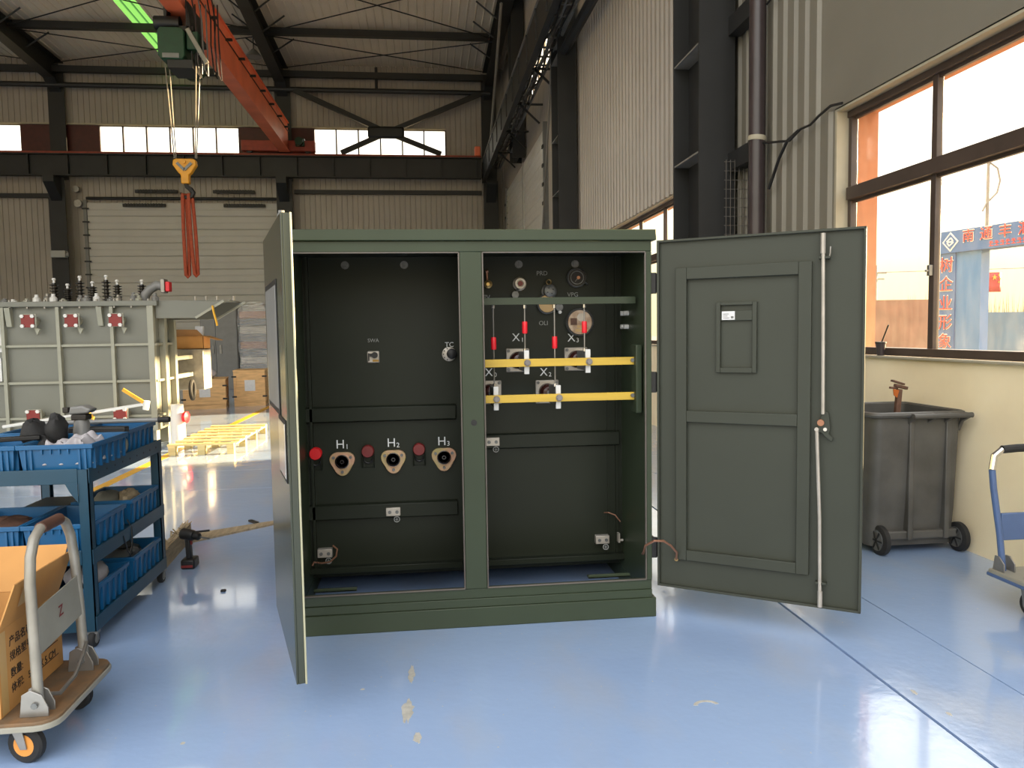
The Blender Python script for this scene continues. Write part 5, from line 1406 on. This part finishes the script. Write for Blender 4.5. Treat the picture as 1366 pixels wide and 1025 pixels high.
# carton standing open on the control box
ca = thing('open_carton', 'small open brown carton on top of the transformer control box', 'carton', (-3.77, 13.1, 1.352))
MB().box(-4.02, -4.012, 12.92, 13.32, 1.352, 1.56).box(-3.562, -3.554, 12.92, 13.32, 1.352, 1.56).box(-4.02, -3.554, 12.92, 12.928, 1.352, 1.56).box(-4.02, -3.554, 13.312, 13.32, 1.352, 1.56).box(-4.02, -3.554, 12.92, 13.32, 1.352, 1.36).build('box', 'cardboard', ca, smooth=False)
MB().quad((-4.02, 12.92, 1.56), (-3.554, 12.92, 1.56), (-3.60, 12.76, 1.66), (-4.07, 12.76, 1.67)).build('flap', 'cardboard_in', ca, smooth=False, solid=0.006)
MB().quad((-3.554, 12.92, 1.56), (-3.554, 13.32, 1.56), (-3.34, 13.30, 1.49), (-3.34, 12.94, 1.49)).build('flap', 'cardboard', ca, smooth=False, solid=0.006)
MB().quad((-4.02, 12.92, 1.56), (-4.02, 13.32, 1.56), (-4.16, 13.30, 1.64), (-4.16, 12.94, 1.64)).build('flap', 'cardboard', ca, smooth=False, solid=0.006)
tag(MB().box(-3.70, -3.58, 13.0, 13.10, 1.361, 1.72).build('paper_roll', 'paper', None, bevel=0.01), 'white paper package sticking out of the open carton', 'package')

# crates
def crate(label, cx, cy, w, d, h, rz, z0=0.10):
    r = thing('wooden_crate', label, 'crate', (cx, cy, 0), rz, group='wooden crates on the far floor', world_coords=False)
    MB().box(-w / 2, w / 2, -d / 2, d / 2, z0, h).build('body', 'wood_crate', r, bevel=0.004)
    MB().box(-w / 2 - 0.012, w / 2 + 0.012, -d / 2 - 0.012, d / 2 + 0.012, h, h + 0.02).build('lid', 'wood_crate', r, bevel=0.003)
    for y in (-d / 2 + 0.06, 0, d / 2 - 0.06):
        MB().box(-w / 2, w / 2, y - 0.05, y + 0.05, 0.0, z0).build('skid', 'wood_crate', r, smooth=False)
    for x in (-w / 2 + 0.03, w / 2 - 0.03):
        MB().box(x - 0.03, x + 0.03, -d / 2 - 0.010, -d / 2, z0, h).build('batten', 'wood_crate', r, smooth=False)
    for z in (z0 + 0.03, h - 0.03):
        MB().box(-w / 2, w / 2, -d / 2 - 0.008, -d / 2, z - 0.03, z + 0.03).build('batten', 'wood_crate', r, smooth=False)
    MB().box(-0.10, 0.12, -d / 2 - 0.012, -d / 2 - 0.008, (z0 + h) / 2 - 0.10, (z0 + h) / 2 + 0.14).build('paper_label', 'paper', r, smooth=False)
    for x in (-w / 2 + 0.01, w / 2 - 0.01):
        for z in (z0 + 0.1, h - 0.14):
            MB().box(x - 0.05, x + 0.05, -d / 2 - 0.016, -d / 2 - 0.008, z, z + 0.035).build('steel_clip', 'dark_steel', r, smooth=False)
    return r
crate('lower wooden crate with paper label behind the silver control box', -4.75, 17.35, 0.85, 0.95, 0.62, math.radians(10))
crate('taller plywood crate with paper label beside the lower crate', -3.88, 17.75, 0.66, 0.75, 0.78, math.radians(6))
tag(lump(MB(), (-4.62, 17.3, 0.74), 0.10, 0.12, 0.10, 50, 0.2).build('white_sack', 'cloth_white'), 'small white sack on the lower wooden crate', 'sack')

# pallet: slats, stringers and blocks
pl = thing('wooden_pallet', 'sunlit pale yellow wooden pallet on the far floor', 'pallet', (-3.05, 11.3, 0))
for k in range(7):
    y = 10.35 + 0.34 * k
    MB().box(-3.36, -2.52, y, y + 0.12, 0.125, 0.145).build('slat', 'wood_pallet', pl, smooth=False)
for x in (-3.35, -2.98, -2.61):
    MB().box(x, x + 0.09, 10.35, 12.52, 0.105, 0.125).build('stringer', 'wood_pallet', pl, smooth=False)
    for y in (10.36, 11.02, 11.72, 12.40):
        MB().box(x, x + 0.09, y, y + 0.10, 0.0, 0.105).build('block', 'wood_pallet', pl, smooth=False)

# film-wrapped cabinet and stack by the roller door
gc = thing('grey_cabinet', 'tall grey two-door metal cabinet near the back wall', 'cabinet', (-5.85, 23.3, 0))
MB().box(-6.40, -5.36, 23.0, 23.7, 0.0, 2.55).build('body', 'grey_metal', gc, bevel=0.01)
for a, b in ((-6.38, -5.98), (-5.97, -5.38)):
    d = MB().box(a, b, 22.975, 23.0, 0.08, 2.50).build('door', 'grey_metal', gc, bevel=0.006)
    MB().box(b - 0.08 if a < -6.1 else a + 0.10, b - 0.05 if a < -6.1 else a + 0.16, 22.94, 22.975, 1.05, 1.30).build('handle', 'galv', d, bevel=0.004)
MB().box(-6.20, -5.65, 22.96, 22.985, 2.42, 2.52).build('top_strip', 'white_paint', gc, smooth=False)
st = thing('wrapped_stack', 'tall stack wrapped in shiny plastic film by the roller door', 'stack', (-4.9, 23.3, 0))
for k in range(10):
    z = 0.08 + 0.22 * k
    MB().box(-5.28, -4.55, 22.95, 23.7, z, z + 0.20).build('sheet_bundle', ('grey_metal', 'copper', 'grey_metal', 'plate_metal')[k % 4], st, smooth=False)
MB().box(-5.30, -4.52, 22.92, 23.74, 0.0, 0.08).build('base_board', 'wood_crate', st, smooth=False)
def film(u, v):
    t_ = 2 * PI * u
    k = 1 + 0.03 * math.sin(9 * t_ + 5 * v) + 0.03 * math.sin(23 * v + 4 * t_)
    s = max(abs(math.cos(t_)), abs(math.sin(t_)))
    top = 1 - max(0, v - 0.9) * 4.0
    return (-4.915 + 0.40 * k * top * math.cos(t_) / s, 23.325 + 0.42 * k * top * math.sin(t_) / s, 0.05 + 2.5 * v)
MB().grid(film, 48, 40, True).build('plastic_film', 'film', st)

fl = thing('flood_light', 'white flood light on the column left of the roller door', 'lamp', (-14.1, 32.4, 4.87))
MB().box(-14.5, -13.95, 32.2, 32.45, 4.75, 5.02).build('housing', 'lamp_white', fl, bevel=0.02)
MB().box(-13.95, -13.85, 32.25, 32.35, 4.80, 4.95).build('bracket', 'grey_metal', fl, bevel=0.01)
pn = thing('pendant_lamp', 'bell-shaped high bay lamp under the roof by the rafter', 'lamp', (-6.1, 30.4, 12.1))
MB().lathe([(0.30, 0), (0.24, 0.10), (0.10, 0.26), (0.05, 0.30)], (-6.1, 30.4, 12.0), (0, 0, 1), 18).build('shade', 'grey_metal', pn)
MB().cyl((-6.1, 30.4, 12.3), (-6.1, 30.4, 12.8), 0.02, 6).build('stem', 'dark_steel', pn)

# ================================================================== OVERHEAD CRANE
cr_ = thing('crane_bridge', 'red-orange overhead crane girder running toward the back wall', 'crane', (-5.41, 20, 8.95))
gx0, gx1, gz0, gz1 = -5.60, -5.22, 8.98, 10.08
MB().box(gx0 + 0.04, gx1 - 0.04, 2, 32.3, gz0, gz1).build('box_girder', 'crane_red', cr_, smooth=False)
MB().box(gx0 - 0.02, gx1 + 0.02, 2, 32.3, gz0 - 0.03, gz0).build('bottom_flange', 'crane_red', cr_, smooth=False)
MB().box(gx0 - 0.02, gx1 + 0.02, 2, 32.3, gz1, gz1 + 0.03).build('top_flange', 'crane_red', cr_, smooth=False)
MB().box(gx1 - 0.04, gx1 - 0.01, 2, 32.3, gz1 - 0.33, gz1 - 0.31).build('conductor_track', 'maroon', cr_, smooth=False)
for k in range(13):
    y = 13.5 + 1.5 * k
    MB().box(gx1 - 0.04, gx1 + 0.14, y, y + 0.07, gz1 - 0.36, gz1 - 0.30).build('track_clip', 'black', cr_, smooth=False)
et = MB().box(-7.1, -4.2, 32.25, 32.55, 8.98, 9.40).build('end_truck', 'rail_red', cr_, bevel=0.02)
MB().box(-4.95, -4.6, 32.1, 32.5, 9.15, 9.45).cyl((-4.78, 32.08, 9.3), (-4.78, 31.9, 9.3), 0.16, 12).build('drive_motor', 'hoist_green', et)
for x in (-6.8, -4.5):
    MB().cyl((x, 32.30, 9.03), (x, 32.50, 9.03), 0.13, 14).build('truck_wheel', 'dark_steel', et)

hs = thing('chain_hoist', 'dark green electric hoist hanging under the red girder', 'hoist', (-5.45, 18.6, 7.7))
MB().prism([(-5.78, 7.88), (-5.72, 7.80), (-5.26, 7.80), (-5.20, 7.88), (-5.20, 8.42), (-5.26, 8.50), (-5.72, 8.50), (-5.78, 8.42)], 'y', 18.4, 18.95).build('gear_housing', 'hoist_green', hs, bevel=0.02)
MB().cyl((-5.5, 18.95, 8.16), (-5.5, 20.2, 8.16), 0.30, 20).build('rope_drum', 'hoist_green', hs)
for k in range(9):
    MB().lathe([(0.30, 0), (0.315, 0.02), (0.30, 0.04)], (-5.5, 19.05 + 0.12 * k, 8.16), (0, 1, 0), 18).build('drum_rib', 'black', hs)
MB().cyl((-5.9, 18.7, 8.68), (-5.35, 18.7, 8.68), 0.16, 14).build('travel_motor', 'black', hs)
MB().box(-5.75, -5.05, 18.6, 19.8, 8.50, 8.60).box(-5.68, -5.62, 18.6, 19.8, 8.5, 9.15).box(-5.20, -5.14, 18.6, 19.8, 8.5, 9.15).build('trolley_frame', 'dark_steel', hs, smooth=False)
for y in (18.8, 19.6):
    for x in (-5.62, -5.20):
        MB().cyl((x - 0.03, y, 9.05), (x + 0.03, y, 9.05), 0.12, 12).build('trolley_wheel', 'dark_steel', hs)
MB().box(-5.68, -5.32, 18.38, 18.41, 7.82, 7.92).build('name_strip', 'grey_metal', hs, smooth=False)
MB().box(-5.60, -5.05, 18.45, 19.2, 7.62, 7.80).build('rope_guide', 'black', hs, smooth=False)
for (a, b) in (((-5.66, 18.5, 7.68), (-5.55, 18.5, 5.62)), ((-5.60, 18.6, 7.68), (-5.52, 18.52, 5.62)), ((-4.99, 18.5, 7.68), (-5.09, 18.5, 5.62)), ((-4.93, 18.6, 7.70), (-5.07, 18.52, 5.62))):
    MB().cyl(a, b, 0.013, 6).build('wire_rope', 'rope_steel', hs)
for k, dx in enumerate((0.0, 0.12, 0.24, 0.42, 0.5)):
    x = -5.12 + dx
    MB().tube([(x - 0.1, 18.6 + 0.1 * k, 9.4), (x, 18.55 + 0.08 * k, 8.8), (x + 0.03, 18.6, 8.2), (x + 0.02 * k, 18.65, 7.75 - 0.05 * k), (x + 0.06 + 0.02 * k, 18.7, 7.62 - 0.05 * k), (x + 0.10, 18.7, 8.3), (x + 0.05, 18.9, 9.2)], 0.018, 6).build('pendant_cable', ('black', 'pipe_brown', 'grey_metal')[k % 3], hs)
MB().box(-5.18, -4.92, 18.5, 18.8, 8.05, 8.45).build('control_box', 'hoist_green', hs, bevel=0.02)
MB().bar((-5.15, 18.5, 8.5), (-4.75, 18.5, 7.75), 0.08, 0.10).build('cable_arm', 'trolley_panel', hs, bevel=0.01)
hk = thing('hook_block', 'yellow crane hook block hanging on wire ropes', 'hook', (-5.32, 18.5, 4.9))
MB().prism([(-5.57, 5.57), (-5.50, 5.60), (-5.14, 5.60), (-5.07, 5.57), (-5.06, 5.46), (-5.18, 5.28), (-5.23, 5.24), (-5.23, 5.04), (-5.41, 5.04), (-5.41, 5.24), (-5.46, 5.28), (-5.58, 5.46)], 'y', 18.42, 18.58).build('block_body', 'hook_yellow', hk, bevel=0.02)
for sgn in (-1, 1):
    MB().bar((-5.32, 18.41, 5.34), (-5.32 + sgn * 0.16, 18.41, 5.50), 0.03, 0.06, (0, 0, 1)).build('sheave_slot', 'gauge_grey', hk, smooth=False)
MB().cyl((-5.32, 18.38, 5.52), (-5.32, 18.62, 5.52), 0.04, 12).build('sheave_pin', 'hook_yellow', hk)
hp_ = [(-5.32, 18.5, 5.06), (-5.30, 18.5, 4.98), (-5.22, 18.5, 4.92), (-5.17, 18.5, 4.84), (-5.20, 18.5, 4.77), (-5.30, 18.5, 4.73), (-5.40, 18.5, 4.76), (-5.45, 18.5, 4.84)]
MB().tube(hp_, [0.05, 0.05, 0.055, 0.055, 0.055, 0.05, 0.04, 0.02], 10).build('hook', 'black', hk)
for i, (xa, xb, ztop) in enumerate(((-5.37, -5.44, 4.80), (-5.24, -5.30, 4.80))):
    s = thing('lifting_sling', ('left strand of orange lifting sling on the crane hook', 'right strand of orange lifting sling on the crane hook')[i], 'sling', (xa, 18.5, 2.95), group='orange slings on the crane hook')
    zb = 2.98 + 0.02 * i
    dxs = (0.035, 0.05)[i]
    pts = []
    N = 24
    for k in range(N + 1):
        f = k / N
        x_ = xa + (xb - xa) * (0 if i == 0 else -1) * f - dxs * math.sin(PI * min(1, f * 1.0)) * 0.3
        pts.append((x_ - 0.03, 18.47, ztop - (ztop - zb) * f))
    pts.append((pts[-1][0] + 0.03, 18.5, zb - 0.05))
    for k in range(N, -1, -1):
        f = k / N
        x_ = xa + (xb - xa) * (0 if i == 0 else -1) * f + dxs * math.sin(PI * f) * 0.3
        pts.append((x_ + 0.03, 18.53, ztop - (ztop - zb) * f))
    MB().tube(pts, 0.042, 8, True).build('loop', 'sling_orange', s)

# ================================================================== OUTSIDE THE WINDOW
gr = MB().box(4.05, 160, -60, 200, -0.30, -0.20).build('ground_outside', 'ground_out', None, smooth=False)
gr['kind'] = 'structure'
ar = thing('sign_arch', 'blue roadside sign arch with red and white characters', 'sign', (15.0, 20.2, -0.2))
ed = Vector((-0.216, 0.976, 0))           # direction of the lintel
nd = Vector((-0.976, -0.216, 0))          # face toward the building
base = Vector((15.32, 19.74, 0))
def AM():
    # local x runs toward the camera along the lintel, y into the face
    return Matrix(((-ed.x, -nd.x, 0, base.x), (-ed.y, -nd.y, 0, base.y), (0, 0, 1, 0), (0, 0, 0, 1)))
A = AM()
MB().box(-1.28, -0.74, 0, 0.35, -0.2, 3.65).xf(A).build('leg_panel', 'sign_blue', ar, smooth=False)
MB().box(-0.74, 0.05, 0.04, 0.35, -0.2, 3.65).xf(A).build('leg_panel', 'sign_blue_light', ar, smooth=False)
MB().box(-1.42, 9.5, -0.06, 0.45, 3.62, 4.24).xf(A).build('lintel', 'sign_blue', ar, smooth=False)
MB().box(7.4, 8.8, 0, 0.35, -0.2, 3.65).xf(A).build('leg_panel', 'sign_blue', ar, smooth=False)
xd = -ed
for i, ch in enumerate('树企业形象'):
    p = base + xd * (-1.02) + nd * 0.012 + Vector((0, 0, 3.26 - 0.55 * i))
    text('character_outline', ch, 0.50, TM(p, xd), 'white_paint', ar, ext=0.004)
    text('character', ch, 0.46, TM(p + nd * 0.01, xd), 'sign_red', ar, ext=0.006)
for i, ch in enumerate('南通丰汇'):
    p = base + xd * (-0.28 + 0.55 * i) + nd * 0.072 + Vector((0, 0, 4.02))
    text('character_outline', ch, 0.42, TM(p, xd), 'white_paint', ar, ext=0.004)
    text('character', ch, 0.38, TM(p + nd * 0.01, xd), 'sign_red', ar, ext=0.006)
for k in range(16):
    p = base + xd * (0.42 + 0.16 * k) + nd * 0.07 + Vector((0, 0, 3.74))
    MB().box(-0.06, 0.06, 0, 0.008, -0.065, -0.045).box(-0.06, 0.06, 0, 0.008, 0.01, 0.030).box(-0.010 + 0.02 * (k % 3 - 1), 0.012 + 0.02 * (k % 3 - 1), 0, 0.008, -0.065, 0.065).box(-0.05, 0.04, 0, 0.008, 0.05, 0.070).xf(Matrix.Translation(p) @ A.to_3x3().to_4x4()).build('small_character', 'sign_red', ar, smooth=False)
# diamond logo: white diamond outline with an inner stroke
lg = base + xd * (-0.86) + nd * 0.068 + Vector((0, 0, 3.93))
def LG(mb): return mb.xf(Matrix.Translation(lg) @ A.to_3x3().to_4x4())
def dia(r): return [(0, -r), (r * 0.95, 0), (0, r), (-r * 0.95, 0)]
LG(MB().prism(dia(0.28), 'y', -0.004, 0.004)).build('logo_diamond', 'white_paint', ar, smooth=False)
LG(MB().prism(dia(0.225), 'y', -0.012, 0.0)).build('logo_field', 'sign_blue', ar, smooth=False)
def q7(*a): return tuple(0.7 * v for v in a)
ls = MB()
for a_, b_ in (((-0.16, 0.02), (0.04, 0.16)), ((0.04, 0.16), (0.14, 0.02)), ((-0.14, -0.02), (-0.04, -0.16)), ((-0.04, -0.16), (0.16, -0.02)), ((-0.10, 0.0), (0.10, 0.0))):
    ls.bar((0.7 * a_[0], -0.015, 0.7 * a_[1]), (0.7 * b_[0], -0.015, 0.7 * b_[1]), 0.035, 0.01, (0, 1, 0))
LG(ls).build('logo_stroke', 'white_paint', ar, smooth=False)

tag(MB().box(12.0, 17.6, 24.0, 24.25, -0.2, 2.42).build('boundary_wall', 'wall_brick', None, smooth=False), 'reddish brick boundary wall outside the near window', 'wall')
tag(MB().box(17.4, 40, 26.0, 26.25, -0.2, 2.0).build('boundary_wall', 'wall_blue', None, smooth=False), 'blue painted boundary wall right of the sign arch leg', 'wall')
lp = thing('street_lamp', 'tall grey street lamp with curved arms behind the sign', 'lamp', (18.9, 24.0, -0.2))
MB().cyl((18.9, 24.0, -0.2), (18.9, 24.0, 7.3), 0.07, 10, 0.05).build('post', 'pole_grey', lp)
MB().tube([(18.88, 24, 7.0), (19.15, 23.9, 6.75), (19.25, 23.9, 6.35), (19.15, 23.9, 5.95), (18.85, 24, 5.6), (18.72, 24.0, 5.35)], 0.03, 6).build('curved_arm', 'pole_grey', lp)
MB().tube([(18.9, 24, 6.95), (18.6, 24, 7.1), (18.2, 24, 7.2)], 0.03, 6).build('lamp_arm', 'pole_grey', lp)
fg = thing('red_flag', 'red flag with yellow stars behind the sign arch', 'flag', (19.1, 24.6, -0.2))
MB().cyl((18.98, 24.7, -0.2), (18.98, 24.7, 3.5), 0.03, 8).build('staff', 'pole_grey', fg)
def flg(u, v): return (19.0 + 1.0 * u, 24.7 + 0.05 * math.sin(5 * u), 2.68 + 0.68 * v)
MB().grid(flg, 12, 4).build('cloth', 'flag_red', fg, solid=0.006)
def star(cx, cz, r):
    return [(cx + (r if k % 2 == 0 else r * 0.4) * math.sin(PI * k / 5), cz + (r if k % 2 == 0 else r * 0.4) * math.cos(PI * k / 5)) for k in range(10)]
MB().prism(star(19.72, 3.18, 0.10), 'y', 24.60, 24.63).prism(star(19.88, 3.26, 0.04), 'y', 24.60, 24.63).prism(star(19.92, 3.14, 0.04), 'y', 24.60, 24.63).prism(star(19.88, 3.02, 0.04), 'y', 24.60, 24.63).build('stars', 'flag_gold', fg, smooth=False)
up_ = thing('utility_pole', 'distant utility pole with cross arms beyond the brick wall', 'pole', (37, 60, -0.2))
MB().cyl((37.4, 60, -0.2), (37.4, 60, 6.6), 0.16, 8, 0.11).build('post', 'pole_grey', up_)
MB().box(36.5, 38.3, 59.95, 60.05, 5.9, 6.02).box(36.7, 38.1, 59.95, 60.05, 5.4, 5.52).build('cross_arm', 'pole_grey', up_, smooth=False)
tag(MB().tube([(37.4, 60, 6.0), (45, 54, 5.8), (60, 44, 6.2)], 0.03, 5).build('power_line', 'pole_grey'), 'thin power line running from the utility pole', 'wire')
gs = MB()
rnd = random.Random(12)
for k in range(900):
    x = rnd.uniform(19, 34); y = rnd.uniform(27, 30)
    h = rnd.uniform(1.6, 2.9)
    a = rnd.uniform(-0.3, 0.3)
    gs.add([(x - 0.05, y, -0.2), (x + 0.05, y, -0.2), (x + a, y + rnd.uniform(-0.2, 0.2), h)], [(0, 1, 2)])
g_ = gs.build('dry_reeds', 'dry_grass', None, smooth=False)
tag(g_, 'dry yellow reeds behind the blue boundary wall', 'reeds', kind='stuff')
